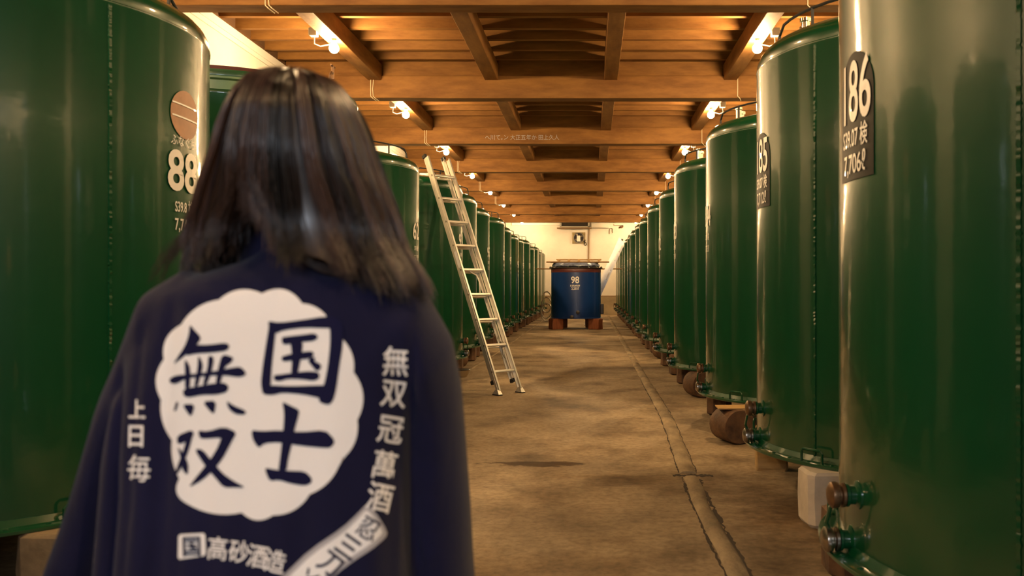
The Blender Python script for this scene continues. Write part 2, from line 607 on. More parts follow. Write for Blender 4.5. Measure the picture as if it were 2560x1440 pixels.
for k, y in enumerate(BY):
    dz = (0.0, 0.02, 0, 0.03, 0, 0, 0, 0, 0.0, 0, 0)[k]
    obj('cross_beam', timber(XL, XR, y, y + .24, BEAM_LO + dz, BEAM_HI, k * 3.1, .008), M['wood_x'], ceil, bevel=.012)
    edges = [XL] + [e for p in PX for e in (p - .1, p + .1)] + [XR]
    for j in range(0, len(edges), 2):
        obj('filler_board', timber(edges[j], edges[j + 1], y + .05, y + .17, BEAM_HI, DECK_LO, k + j * .7, .004), M['wood_x'], ceil)
for j, x in enumerate(PX):
    for k in range(len(BY) - 1):
        obj('lengthwise_beam', timber(x - .095, x + .095, BY[k] + .12, BY[k + 1] + .12, PURLIN_LO, JOIST_LO, j * 7 + k), M['wood_y'], ceil, bevel=.008)
    obj('lengthwise_beam', timber(x - .095, x + .095, Y0, BY[0] + .12, PURLIN_LO, JOIST_LO, j * 7 + 50), M['wood_y'], ceil, bevel=.008)
    obj('lengthwise_beam', timber(x - .095, x + .095, BY[-1] + .12, Y1, PURLIN_LO, JOIST_LO, j * 7 + 60), M['wood_y'], ceil, bevel=.008)
jm = [timber(XL - .1, XR + .1, -.04, .04, JOIST_LO, DECK_LO, 100 + q * 4, .0025).mesh('joist', M['wood_x']) for q in range(4)]
for k in range(-4, 8):
    for q in range(8):
        y = 8.28 + BAY * k + .42 + q * .475
        if Y0 + .1 < y < Y1 - .1:
            o = link('joist', jm[random.randrange(4)], ceil)
            o.location = (0, y, 0)
# chalk writing on the third visible cross beam
bm = text_mesh('へ川て｡ン 大正五年か 田上久人', 0.105, 0.0, 0.95)
me_y = BY[5] - .012
for v in bm.verts:
    v.co = Vector((-1.30 + v.co.x, me_y, 4.095 + v.co.y))
bm_obj('chalk_writing', bm, M['coat_grey'], ceil)

# ------------------------------------------------------------------ bulbs
bulb_glass = MB().ball((0, 0, 0), .058, 14).mesh('bulb', M['bulb'], True)
socket_me = MB().turned((0, 0, .045), (0, 0, 1), [(.030, 0), (.034, .02), (.034, .045), (.022, .05), (.022, .068)], 14).mesh('socket', M['porcelain'], True)


def light(i, side, x, y, label):
    t = thing('ceiling_bulb', label, 'light bulb', (x, y, 4.122), 0, 'bare bulbs along the lengthwise beams')
    link('bulb', bulb_glass, t)
    link('socket', socket_me, t)
    s = -1 if side == 'left' else 1
    jb = MB().box(s * .15 - .045, s * .15 + .045, -.34, -.24, .06, .15)
    obj('junction_box', jb, M['porcelain'], t, bevel=.008)
    obj('conduit', MB().tube([(s * .15, -.26, .06), (s * .17, -.20, .0), (s * .12, -.13, -.01), (s * .05, -.06, .03), (0, -.01, .055)], .007, 8), M['porcelain'], t, smooth=True)


for side, x in (('left', -3.05), ('right', 1.97)):
    for i, k in enumerate(range(-3, 8)):
        y = 10.2 + BAY * k
        if k < 0:
            lb = f'bare bulb of the {side} row over its nearest tank, above the picture' if k == -1 else f'bare bulb of the {side} row beside the camera, out of the picture' if k == -2 else f'bare bulb of the {side} row behind the camera, out of the picture'
        else:
            lb = f'{ORD[k]} glowing bare bulb from the near end of the {side} lengthwise beam'
        light(i, side, x, y, lb)

# wire loops hanging on the faces of the cross beams
for side, x in (('left', -3.13), ('right', 2.08)):
    for i, k in enumerate(range(3, 9)):
        y = BY[k] - .02
        mb = MB()
        dd = (0, .07) if side == 'left' else (0,)
        for d in dd:
            mb.tube([(x + d * .6, y, 4.27), (x + d * .4, y - .004, 4.10), (x + d * .5, y, 4.0), (x + d * .5 + .03, y - .005, BEAM_LO - .01), (x + d * .5 + .06, y + .08, BEAM_LO - .03)], .006, 6)
        tag(obj('wire_hook', mb, M['wire'], smooth=True), f'thin cream wire hook on the {ORD[i]} cross beam, {side} lamp row', 'hook', 'wire hooks on the cross beams')

# ------------------------------------------------------------------ tanks
R = 0.98
BASE = 0.30
H_WELD = 2.37
g = M['green']
shell_prof = [(R - .03, 0.0), (R, .02), (R, 0.6), (R, 1.2), (R, 1.8), (R, H_WELD - .012), (R + .004, H_WELD - .004), (R + .004, H_WELD + .006), (R - .004, H_WELD + .012)]
kr = .13
shell_prof += [(R - kr + kr * math.cos(a), H_WELD + .02 + kr * math.sin(a)) for a in [math.radians(d) for d in (8, 20, 34, 48, 62, 76)]]
shell_prof += [(.72, H_WELD + .185), (.45, H_WELD + .215), (.22, H_WELD + .23)]
ME = {}
ME['shell'] = MB().lathe(shell_prof, 96).mesh('shell', g, True)
flat_prof = [(R - .03, 0.0), (R, .02), (R, 1.2), (R, H_WELD), (R + .012, H_WELD + .03), (R + .012, H_WELD + .05), (R, H_WELD + .07)]
ME['shell_flat'] = MB().lathe(flat_prof, 96).mesh('shell', g, True)
ME['band'] = MB().lathe([(R, H_WELD + .05), (R + .006, H_WELD + .055), (R + .006, H_WELD + .125), (R + .03, H_WELD + .135), (R + .03, H_WELD + .15), (R - .05, H_WELD + .15), (R - .05, H_WELD + .05)], 96).mesh('rim_band', M['green_pale'], True)
ME['lip'] = MB().lathe([(R + .03, H_WELD + .15), (R + .034, H_WELD + .165), (R + .02, H_WELD + .2), (R - .06, H_WELD + .2), (R - .06, H_WELD + .15)], 96).mesh('rim_lip', M['green_lid'], True)
ME['rust'] = MB().lathe([(R - .03, H_WELD + .2), (R - .02, H_WELD + .235), (.4, H_WELD + .27), (.01, H_WELD + .28)], 72).mesh('lid', M['rust_lid'], True)
ME['flange'] = MB().lathe([(R - .01, 0), (R + .075, 0), (R + .08, .004), (R + .08, .016), (R + .075, .02), (R + .02, .022), (R + .004, .05), (R - .01, .05)], 96).mesh('foot_flange', g, True)
bo = MB()
for i in range(44):
    a = 2 * PI * (i + .5) / 44
    bo.turned(((R + .05) * math.cos(a), (R + .05) * math.sin(a), .018), (0, 0, 1), [(.011, 0), (.011, .006), (.005, .010)], 6)
ME['bolts'] = bo.mesh('flange_bolts', g, True)


def valve_meshes(aa, z):
    """green stub leaving the shell towards +x at angle aa, with a turned steel tap end"""
    d = Vector((1, 0, 0))
    p = Vector((R * math.cos(aa) - .03, R * math.sin(aa), z))
    stub = MB().turned(p, d, [(.052, 0), (.052, .032), (.034, .04), (.034, .06), (.042, .065), (.042, .075)], 18)
    end = MB().turned(p + d * .075, d, [(.038, 0), (.044, .004), (.044, .014), (.033, .018), (.033, .022), (.045, .026), (.048, .034), (.046, .05), (.032, .06), (.012, .063)], 18)
    return stub, end


for nm, aa, z in (('hi', math.radians(-5), .245), ('lo', math.radians(-1), .065)):
    s_, e_ = valve_meshes(aa, z)
    ME['stub_' + nm] = s_.mesh('tap_stub', g, True)
    ME['end_' + nm] = e_.mesh('tap_cap', M['brass'] if nm == 'hi' else M['steel'], True)
p = Vector((R + .075, -.02, .065))
ME['lever'] = MB().tube([p + Vector((0, 0, .03)), p + Vector((.02, -.02, .07)), p + Vector((.015, -.05, .13)), p + Vector((-.03, -.02, .19)), p + Vector((-.06, 0, .15))], .008, 7).mesh('tap_lever', g, True)


def lug(a, w_=.07, h=.075):
    pts = []
    for s_, hh in ((-1, .0), (-1, h * .8), (-.8, h), (.8, h), (1, h * .8), (1, 0)):
        b = a + s_ * w_ / (R + .055)
        pts.append(((R + .055) * math.cos(b), (R + .055) * math.sin(b), .016 + hh))
    return MB().tube(pts, .008, 6)


lg = lug(math.radians(-38))
ME['lug'] = lg.mesh('lifting_lug', g, True)
ME['lug2'] = lug(math.radians(30)).mesh('lifting_lug', g, True)
a_s = math.radians(-41)
seam = MB()
rings = []
for i in range(260):
    z = .03 + (H_WELD - .04) * i / 259
    wd = .010 * (1 + .5 * noise.noise((i * .9, 0, 0)))
    hh = .0065 * (1 + 1.1 * noise.noise((i * 1.3, 4, 0)))
    rings.append([Vector(((R + o_) * math.cos(a_s + t_ / R), (R + o_) * math.sin(a_s + t_ / R), z)) for t_, o_ in ((-wd, -.003), (-wd * .6, hh), (wd * .6, hh), (wd, -.003))])
ME['seam'] = seam.loft(rings).mesh('weld_seam', g, True)
# things on the tank's top
hp = MB()
pts = []
for i in range(13):
    a = math.radians(-75 + 95 * i / 12)
    pts.append((.84 * math.cos(a), .84 * math.sin(a), H_WELD + .16 + .10 * min(1, min(i, 12 - i) / 3)))
hp.tube(pts, .009, 7)
for i in (2, 6, 10):
    hp.cyl((pts[i][0], pts[i][1], H_WELD + .15), pts[i], .009, n=6)
ME['rail'] = hp.mesh('guard_rail', M['rubber'], True)
ME['neck'] = MB().turned((.62, .25, H_WELD + .17), (0, 0, 1), [(.06, 0), (.06, .02), (.036, .03), (.036, .14), (.048, .145), (.048, .17), (.02, .18)], 18).mesh('vent_pipe', M['chrome'], True)
ME['neck2'] = MB().turned((.66, .12, H_WELD + .17), (0, 0, 1), [(.05, 0), (.05, .02), (.028, .03), (.028, .16), (.036, .165), (.036, .185), (.012, .19)], 16).mesh('vent_pipe', M['chrome'], True)
ME['hatch'] = MB().lathe([(.26, H_WELD + .22), (.26, H_WELD + .27), (.24, H_WELD + .285), (.05, H_WELD + .30), (.02, H_WELD + .34)], 40).mesh('hatch_lid', M['green_lid'], True)
vt = MB().tube([(R - .1, -.2, H_WELD + .2), (R - .1, -.2, H_WELD + .34), (R - .1, -.17, H_WELD + .37), (R - .1, -.13, H_WELD + .37)], .011, 8)
vt.cyl((R - .1, -.13, H_WELD + .33), (R - .1, -.13, H_WELD + .43), .013, n=8).cyl((R - .1, -.18, H_WELD + .43), (R - .1, -.08, H_WELD + .43), .008, n=6)
ME['small_tap'] = vt.mesh('vent_tap', M['brass'], True)


def make_tank(label, x, y, side, zs=1.0, group='green storage tanks in two rows', flat=False, seam_deg=-41.0, tops=('rail', 'neck', 'hatch')):
    left = side == 'left'
    t = thing('storage_tank', label, 'tank', (x, y, BASE), 0 if left else PI, group)
    t.scale = (1, 1 if left else -1, zs)       # right-hand tanks are mirror images
    link('shell', ME['shell_flat' if flat else 'shell'], t)
    link('foot_flange', ME['flange'], t)
    link('flange_bolts', ME['bolts'], t, kind='stuff')
    for nm in ('hi', 'lo'):
        s_ = link('tap_stub', ME['stub_' + nm], t)
        link('tap_cap', ME['end_' + nm], s_)
        if nm == 'lo':
            link('tap_lever', ME['lever'], s_)
    link('lifting_lug', ME['lug'], t)
    link('lifting_lug', ME['lug2'], t)
    sm_ = link('weld_seam', ME['seam'], t)
    sm_.rotation_euler = (0, 0, math.radians(seam_deg + 41))
    if flat:
        link('rim_band', ME['band'], t, label='pale green band round the rim')
        link('rim_lip', ME['lip'], t)
        link('lid', ME['rust'], t, label='rust red lid')
        link('vent_tap', ME['small_tap'], t)
    else:
        for q in tops:
            if q == 'rail':
                link('guard_rail', ME['rail'], t)
            elif q == 'neck':
                link('vent_pipe', ME['neck'], t)
                link('vent_pipe', ME['neck2'], t)
            elif q == 'hatch':
                link('hatch_lid', ME['hatch'], t)
    return t


LEFT = [(-2.97, 4.28), (-2.96, 7.05), (-2.95, 9.76), (-2.80, 12.1), (-2.90, 14.35), (-2.95, 16.6), (-2.92, 19.2), (-2.98, 21.45), (-3.0, 23.9), (-3.03, 26.1), (-3.0, 28.4), (-3.0, 30.7), (-3.0, 33.1), (-3.0, 35.4), (-3.0, 37.7)]
LZ = [.95, .99, .97, .98, 1.0, .99, 1.0, .98, .96, .97, 1.0, .96, 1.0, .97, .98]
RIGHT = [(1.94, 3.2), (2.04, 5.42), (2.06, 8.05), (2.03, 10.85), (2.04, 13.4), (2.04, 16.2), (2.02, 18.55), (2.05, 20.9), (2.02, 23.1), (2.04, 25.3), (2.03, 27.5), (2.04, 29.7), (2.03, 32.0), (2.03, 34.3), (2.03, 36.6)]
RZ = [1.0, 1.0, .99, 1.01, .99, 1.0, .98, 1.0, .99, 1.0, 1.0, .98, 1.0, 1.0, 1.0]


def numbers(t, left, lines, plate=None, plaque=False):
    """lettering facing the aisle; lines = [(text, size, z above the tank foot, bold, squeeze)]"""
    a = math.radians(-4.5 if left else -3.5)
    sg = 1
    if plate is not None:
        bm = bmesh.new()
        n = 18
        pts = [(-.155, 1.39), (.155, 1.39), (.155, 1.70)] + [(.155 * math.cos(PI * i / n), 1.70 + .155 * math.sin(PI * i / n)) for i in range(1, n)] + [(-.155, 1.70)]
        poly_bm(bm, pts)
        bmesh.ops.triangulate(bm, faces=bm.faces)
        # mirrored parents need mirrored lettering
        if not left:
            for v in bm.verts:
                v.co.x *= -1
        on_cylinder('number_plate', bm, M['black_paint'], t, R, a, plate, .003)
    for s_, size, z, bold, sq in lines:
        bm = text_mesh(s_, size, bold, sq)
        if not left:
            for v in bm.verts:
                v.co.x *= -1
        on_cylinder('number' if len(s_) < 4 else 'inscription', bm, M['print_white'], t, R, a, z, .006)
    if plaque:
        bm = bmesh.new()
        poly_bm(bm, [(.125 * math.cos(2 * PI * i / 28), .125 * math.sin(2 * PI * i / 28)) for i in range(28)])
        bmesh.ops.triangulate(bm, faces=bm.faces)
        on_cylinder('round_plaque', bm, M['plaque'], t, R, a + math.radians(1), 1.935, .004)
        bm = bmesh.new()
        for y0 in (-.03, .035):
            poly_bm(bm, [(-.115, y0 + .006), (.115, y0), (.115, y0 + .008), (-.115, y0 + .014)])
        bmesh.ops.triangulate(bm, faces=bm.faces)
        on_cylinder('plaque_line', bm, M['print_white'], t, R, a + math.radians(1), 1.94, .007)


tanks = []
for side, spots, zs in (('left', LEFT, LZ), ('right', RIGHT, RZ)):
    for i, (x, y) in enumerate(spots):
        nth = ORD[i]
        if (side, i) == ('left', 0):
            lb = 'large glossy green tank numbered 88 with round copper plaque, behind the person'
        elif (side, i) == ('left', 1):
            lb = 'green tank with rust red lid and pale rim band, behind the tank numbered 88'
        elif (side, i) == ('left', 2):
            lb = 'green tank between the person\'s hair and the leaning aluminium ladder'
        elif (side, i) == ('left', 3):
            lb = 'dark green tank directly behind the leaning aluminium ladder'
        elif (side, i) == ('right', 0):
            lb = 'large glossy green tank numbered 186 on a black plate'
        elif (side, i) == ('right', 1):
            lb = 'tall green tank with guard rail on top, just beyond the tank numbered 186'
        elif i == len(spots) - 1:
            lb = f'last green tank of the {side} row, against the far white wall'
        else:
            lb = f'{nth} green tank counted from the near end of the {side} row'
        tops = ('rail',) if (side, i) == ('left', 2) else ('rail', 'neck') if side == 'right' else ('rail',)
        sd = {('left', 0): -30, ('right', 0): -45, ('right', 1): -37}.get((side, i), 120 if i % 2 else -75)
        t = make_tank(lb, x, y, side, zs[i], flat=(side == 'left' and i == 1), seam_deg=sd, tops=tops)
        tanks.append((side, i, t))
        if (side, i) == ('left', 0):
            numbers(t, True, [('88', .285, 1.63, .006, .92), ('S39.8 検', .072, 1.455, .001, .62), ('7,740ℓ', .085, 1.365, .001, .7), ('ふなぐち', .06, 1.79, 0, .9)], plaque=True)
        elif (side, i) == ('right', 0):
            numbers(t, False, [('186', .31, 1.70, .004, .62), ('S39.07 検', .088, 1.54, .001, .68), ('7,706ℓ', .10, 1.445, .001, .8)], plate=0.0)
        elif (side, i) == ('right', 1):
            numbers(t, False, [('185', .29, 1.80, .004, .62), ('S39.07 検', .088, 1.64, .001, .68), ('7,712ℓ', .10, 1.545, .001, .8)], plate=0.1)
        elif i < 12:
            no = (90 + i) if side == 'left' else (186 - i)
            if side == 'left' and i in (2, 6):
                no = 60 + i
            numbers(t, side == 'left', [(str(no), .27, 1.66, .005, .85 if side == 'left' else .6), ('S39.8 検', .07, 1.47, .001, .62), (f'7,7{11 + i}ℓ', .085, 1.36, .001, .7)])

# tanks that stand beside and behind the camera and show as reflections in the near tanks
for side, spots in (('left', [(-2.97, 1.75), (-2.97, -.75), (-2.97, -3.2)]), ('right', [(1.97, .85), (1.97, -1.6), (1.97, -4.0)])):
    for i, (x, y) in enumerate(spots):
        t = make_tank(f'green tank of the {side} row standing beside the camera, seen only as a reflection', x, y, side, 1.0, group=f'tanks of the {side} row beside the camera')
        tanks.append((side, -1 - i, t))


# ---- blocks under the tanks
def chamfer_block(wx, wy, h, seed, cut=.02):
    rnd = random.Random(seed)
    rings = []
    for z in (0, .02, h * .5, h - .015, h):
        ins = cut * .5 if z in (0, h) else 0
        pts = []
        for (sx, sy) in ((-1, -1), (1, -1), (1, 1), (-1, 1)):
            for k in range(2):
                fx = (1 if (k == 0) == (sx * sy > 0) else 1)
                ax = wx / 2 - ins - (cut if (k == 0) == (sx * sy < 0) else 0)
                ay = wy / 2 - ins - (0 if (k == 0) == (sx * sy < 0) else cut)
                j = .006
                pts.append(Vector((sx * ax + rnd.uniform(-j, j), sy * ay + rnd.uniform(-j, j), z)))
        rings.append(pts)
    return MB().loft(rings)


def log_block(r, ln, seed):
    """a log cut to length lying on its side, axis along x, resting on z = 0 and r*2 tall"""
    rings = []
    for i, x in enumerate((-ln / 2, -ln / 2 + .012, 0, ln / 2 - .012, ln / 2)):
        k = .955 if i in (0, 4) else 1
        rings.append([Vector((x, k * r * 1.0 * math.cos(2 * PI * q / 20) * (1 + .05 * noise.noise((seed, q * .6, x))), max(0, r + k * r * math.sin(2 * PI * q / 20)))) for q in range(20)])
    mb = MB().loft(rings)
    return mb


BL = {'log': [chamfer_block(.24, .26, BASE, 5 + q, .055).mesh('support_block', M['log'], False) for q in range(3)],
      'pale': [chamfer_block(.24, .24, BASE, 15, .03).mesh('support_block', M['block_pale'], False)],
      'stone': [chamfer_block(.24, .24, BASE, 16, .03).mesh('support_block', M['block_brown'], False)],
      'yellow': [chamfer_block(.16, .22, BASE, 25, .012).mesh('support_block', M['block_yellow'], False)]}
for side, i, t in tanks:
    sx = 1 if side == 'left' else -1
    cx, cy = t.location.x, t.location.y
    for (dx, dy, where) in ((.76, -.70, 'near'), (.76, .70, 'far'), (-.68, -.64, 'wall'), (-.68, .64, 'wall')):
        kind = 'log'
        if where != 'wall' and i >= 0:
            if (side, i) in (('left', 0), ('right', 1)) and where == 'near':
                kind = 'pale' if side == 'right' else 'stone'
            elif (side, i) in (('right', 1),) and where == 'far':
                kind = 'yellow'
        ex, ey = 0, 0
        if (side, i, where) == ('right', 2, 'near'):
            ex, ey = .12, -.16
        zs_ = .95 if (side, i, where) == ('right', 2, 'near') else 1
        me_ = random.choice(BL[kind])
        if (side, i, where) in (('right', 2, 'near'), ('right', 3, 'near'), ('right', 5, 'near'), ('left', 4, 'near')):
            me_ = log_block(BASE / 2, .27, i).mesh('support_block', M['log'])
            me_.set_sharp_from_angle(angle=.6)
        b = bpy.data.objects.new('support_block', me_)
        COL.objects.link(b)
        b.location = (cx + sx * (dx + ex), cy + dy + ey, 0)
        b.rotation_euler = (0, 0, random.uniform(-.2, .2) + (PI / 2 if random.random() < .5 else 0))
        if len(me_.polygons) > 60 and me_.users == 1:
            b.rotation_euler = (0, 0, PI / 2 - sx * .35)
        b.scale = (1, 1, zs_)
        colour = {'log': 'dark wooden', 'pale': 'pale concrete', 'stone': 'brown stone-like', 'yellow': 'yellowish timber'}[kind]
        if where == 'wall' or i < 0:
            tag(b, 'dark wooden block hidden under the wall side of a green tank' if where == 'wall' else 'dark wooden block under a tank beside the camera', 'block', 'blocks under the wall side of the tanks' if where == 'wall' else 'blocks under the tanks beside the camera')
        else:
            nm = {('left', 0): 'the left tank marked 88', ('right', 0): 'the right tank marked 186'}.get((side, i), f'the {ORD[i]} tank of the {side} row')
            tag(b, f'{colour} block under the {"near" if where == "near" else "far"} aisle edge of {nm}', 'block', 'support blocks under the tanks')
# pale shim lying under the rim of the third right-hand tank
sh = obj('wooden_shim', MB().box(-.13, .12, -.10, .10, 0, .010), M['pallet'])
sh.location = (2.06 - .88, 8.05 - .86, .2862)
tag(sh, 'thin pale wooden strip between a dark block and the third tank of the right row', 'wood strip')


# ------------------------------------------------------------------ ladders
def ladder(label, base, across, lean, length, width=.36, rungs=9, first=.30, pitch=.345, second=True, deep=1.0):
    """two-section aluminium ladder; base = middle of the feet, across = rung direction, lean = direction up the rails"""
    t = thing('aluminium_ladder', label, 'ladder', base)
    A = Vector(across).normalized()
    U = Vector(lean).normalized()
    N = A.cross(U).normalized()            # out of the climbing face
    if N.z < 0:
        pass
    R3 = Matrix((A, U, N)).transposed()
    t.rotation_euler = R3.to_euler()
    h = width / 2

    def rail(x, y0, y1, z0, z1, wall=.007, fl=.022, s_=1):
        """C-channel: web at x, flanges pointing inwards"""
        mb = MB()
        mb.box(min(x, x - s_ * wall), max(x, x - s_ * wall), y0, y1, z0, z1)
        xa, xb = sorted((x - s_ * wall, x - s_ * fl))
        mb.box(xa, xb, y0, y1, z0, z0 + wall)
        mb.box(xa, xb, y0, y1, z1 - wall, z1)
        zm = (z0 + z1) / 2
        xa, xb = sorted((x, x + s_ * .003))
        mb.box(xa, xb, y0, y1, zm - .006, zm + .006)
        return mb

    for s_ in (-1, 1):
        obj('rail', rail(s_ * h, .06, length - .06, -.032 * deep, .032 * deep, s_=s_), M['alu'], t)
        if second:
            obj('rear_rail', rail(s_ * (h - .028), .20, length, -.038 - .06 * deep - .032 * (deep - 1), -.038 - .032 * (deep - 1), s_=s_), M['alu'], t)
            obj('end_cap', MB().box(s_ * (h - .028) - .018, s_ * (h - .028) + .018, length - .03, length + .012, -.10, -.036), M['rubber'], t)
            obj('end_cap', MB().box(s_ * (h - .028) - .018, s_ * (h - .028) + .018, .17, .215, -.10, -.036), M['rubber'], t)
        # pivoting shoe: its sole lies flat on the floor
        sole_n = R3.inverted() @ Vector((0, 0, 1))
        fw = R3.inverted() @ (Vector((lean[0], lean[1], 0)).normalized())
        p0 = Vector((s_ * h, .075, 0))
        hgt = (R3 @ p0).z
        q = p0 - sole_n * (hgt - .014)
        ax = Vector((1, 0, 0))
        sh_ = MB()
        top = [p0 + ax * .02 + fw * .02, p0 - ax * .02 + fw * .02, p0 - ax * .02 - fw * .02, p0 + ax * .02 - fw * .02]
        bot = [q + ax * .03 + fw * .06, q - ax * .03 + fw * .06, q - ax * .03 - fw * .06, q + ax * .03 - fw * .06]
        sh_.loft([bot, top])
        f_ = obj('foot', sh_, M['alu'], t)
        b2 = [v - sole_n * .0135 for v in bot]
        obj('sole', MB().loft([b2, bot]), M['rubber'], f_)
    for k in range(rungs):
        y = first + pitch * k
        obj('rung', MB().box(-h + .006, h - .006, y - .016, y + .016, -.018, .018), M['alu'], t, bevel=.006)
        for s_ in (-1, 1):
            obj('rung_end', MB().cyl((s_ * (h - .001), y, 0), (s_ * (h + .005), y, 0), .014, n=10), M['grey_metal'], t)
        if second and k > 0:
            obj('rear_rung', MB().box(-h + .03, h - .03, y - .012, y + .012, -.082, -.055), M['alu'], t, bevel=.005)
    if second:
        y = first + 4 * pitch
        obj('locking_arm', MB().tube([(-.05, y + .01, -.05), (-.02, y - .02, -.02), (.03, y - .08, .01), (.045, y - .17, .01), (.03, y - .25, .0), (.0, y - pitch + .0, 0)], .009, 8), M['alu'], t, smooth=True)
        y = first + pitch
        obj('catch', MB().box(h - .06, h - .02, y - .02, y + .05, -.05, -.02).tube([(h - .05, y + .05, -.03), (h - .08, y + .1, -.04), (h - .05, y + .14, -.05)], .006, 6).tube([(h - .05, y - .03, -.03), (h - .06, y - .12, -.05), (h - .03, y - .16, -.06)], .012, 6), M['grey_metal'], t, smooth=True)
        obj('catch', MB().box(-h + .015, -h + .05, first + 2 * pitch - .05, first + 2 * pitch + .06, -.05, -.02), M['grey_metal'], t)
        obj('maker_sticker', MB().box(-h - .0045, -h - .0035, first + 4 * pitch + .03, first + 4 * pitch + .26, -.026, .026), M['print_white'], t, label='pale sticker on the rail')
    return t


pA, pB = Vector((-1.095, 10.24, 0)), Vector((-.845, 10.50, 0))
base = (pA + pB) / 2
ac = (pB - pA).normalized()
ln_dir = Vector((-ac.y, ac.x, 0))
topv = base + ln_dir * 1.50
topv.z = 3.05
up = topv - base
ladder('tall aluminium extension ladder leaning against the left row of tanks', base, ac, up, up.length)
# far ladder seen from its edge, on the right behind the blue tank
fb = Vector((-.20, 28.85, 0))
ft = Vector((1.10, 28.9, 2.84))
ladder('aluminium ladder seen edge-on behind the blue tank, leaning to the right row', fb, (0.0, 1, 0), ft - fb, (ft - fb).length, second=True, rungs=8, deep=2.0)

# ------------------------------------------------------------------ blue tank with its film-wrapped lid
BX, BYY, BZ, BR = -.47, 26.6, .325, .765
bt = thing('blue_tank', 'squat blue tank numbered 98 at the end of the aisle', 'tank', (BX, BYY, BZ))
obj('shell', MB().lathe([(BR - .02, 0), (BR, .015), (BR, .7), (BR, 1.40)], 72), M['blue'], bt, smooth=True)
obj('upper_band', MB().lathe([(BR + .001, 1.40), (BR + .003, 1.405), (BR + .003, 1.52), (BR, 1.525)], 72), M['rust_band'], bt, smooth=True, label='dark red band below the rim')
obj('rim_flange', MB().lathe([(BR, 1.52), (BR + .055, 1.525), (BR + .06, 1.535), (BR + .06, 1.55), (BR - .05, 1.55), (BR - .05, 1.52)], 72), M['heater_dark'], bt, smooth=True)
for i in range(16):
    a = 2 * PI * (i + .3) / 16
    obj('clamp_bolt', MB().turned(((BR + .035) * math.cos(a), (BR + .035) * math.sin(a), 1.545), (0, 0, 1), [(.026, 0), (.026, .016), (.016, .02), (.014, .04), (.004, .045)], 8), M['chrome'], bt, smooth=True)
obj('foot_flange', MB().lathe([(BR, .0), (BR + .05, 0), (BR + .055, .012), (BR + .02, .02), (BR, .03)], 72), M['blue'], bt, smooth=True)
for dx, z in ((.07, .20), (-.11, .06)):
    st = obj('tap_stub', MB().turned((dx, -BR + .03, z), (0, -1, 0), [(.06, 0), (.06, .04), (.045, .05), (.045, .09)], 14), M['blue'], bt, smooth=True)
    obj('tap_cap', MB().turned((dx, -BR - .06, z), (0, -1, 0), [(.05, 0), (.055, .01), (.055, .05), (.03, .06), (.01, .062)], 14), M['heater_dark'], st, smooth=True)
so = obj('side_outlet', MB().box(BR - .02, BR + .09, -.14, .14, .12, .44), M['heater_dark'], bt, bevel=.02)
for s_, size, z, bold, sq in (('98', .275, 1.16, .006, .92), ('昭和39年検', .07, .99, .002, .85), ('2,235ℓ', .10, .905, .002, .85)):
    on_cylinder('number' if len(s_) < 4 else 'inscription', text_mesh(s_, size, bold, sq), M['print_white'], bt, BR, math.radians(-90 - 1.0), z, .005)

fl = MB()
rings = []
for z, rr in ((1.565, .67), (1.59, .735), (1.62, .735), (1.66, .715), (1.69, .69)):
    rings.append([Vector((rr * (1 + .035 * noise.noise((q * .9, z * 30, 1))) * math.cos(2 * PI * q / 64), rr * (1 + .035 * noise.noise((q * .9, z * 30, 1))) * math.sin(2 * PI * q / 64), z + .012 * noise.noise((q * .7, 3, z)) * (z > 1.57))) for q in range(64)])
lidt = thing('film_wrapped_lid', 'lid wrapped in crumpled clear film on the blue tank', 'lid', (BX, BYY, BZ + .0))
obj('film', fl.loft(rings), M['film'], lidt, smooth=True)
bd = thing('wooden_pallet', 'slatted pine pallet board lying on top of the blue tank', 'pallet', (BX, BYY, BZ + 1.703))
obj('bottom_board', MB().box(-.80, -.02, -.335, .34, 0, .03), M['pallet'], bd)
obj('bottom_board', MB().box(.0, .72, -.335, .34, 0.0, .03), M['pallet'], bd)
for i in range(5):
    x = -.56 + i * .31
    obj('spacer', MB().box(x, x + .06, -.335, .36, .03, .085), M['pallet'], bd)
for i in range(4):
    obj('slat', MB().box(-.60, .78, -.335 + i * .2, -.22 + i * .2, .085, .105), M['pallet'], bd)
po = obj('bamboo_pole', MB().tube([(-.90, 0, 0), (0, 0, .004), (1.02, 0, 0)], .022, 8), M['brown_pipe'], smooth=True)
po.location = (BX, BYY - .362, BZ + 1.716)
tag(po, 'thin brown pole lying under the pallet on the blue tank', 'pole')
for (dx, dy, nm) in ((-.60, -.48, 'near left corner'), (.60, -.48, 'near right corner'), (-.50, .52, 'far left corner'), (.50, .52, 'far right corner')):
    b = bpy.data.objects.new('timber_block', chamfer_block(.36, .30, BZ, 70 + dx * 9 + dy, .02).mesh('timber_block', M['block_red']))
    COL.objects.link(b)
    b.location = (BX + dx, BYY + dy, 0)
    b.rotation_euler = (0, 0, .5 if dx * dy > 0 else -.5)
    tag(b, f'red-brown timber block under the {nm} of the blue tank', 'block', 'timber blocks under the blue tank')

# rail stretched between the two rows behind the blue tank
rl = obj('rail_pole', MB().tube([(-1.985, 30.9, 1.93), (-.5, 30.9, 1.925), (1.09, 30.9, 1.93)], .02, 8), M['brown_pipe'], smooth=True)
tag(rl, 'brown rail running between the two tank rows behind the blue tank', 'rail')

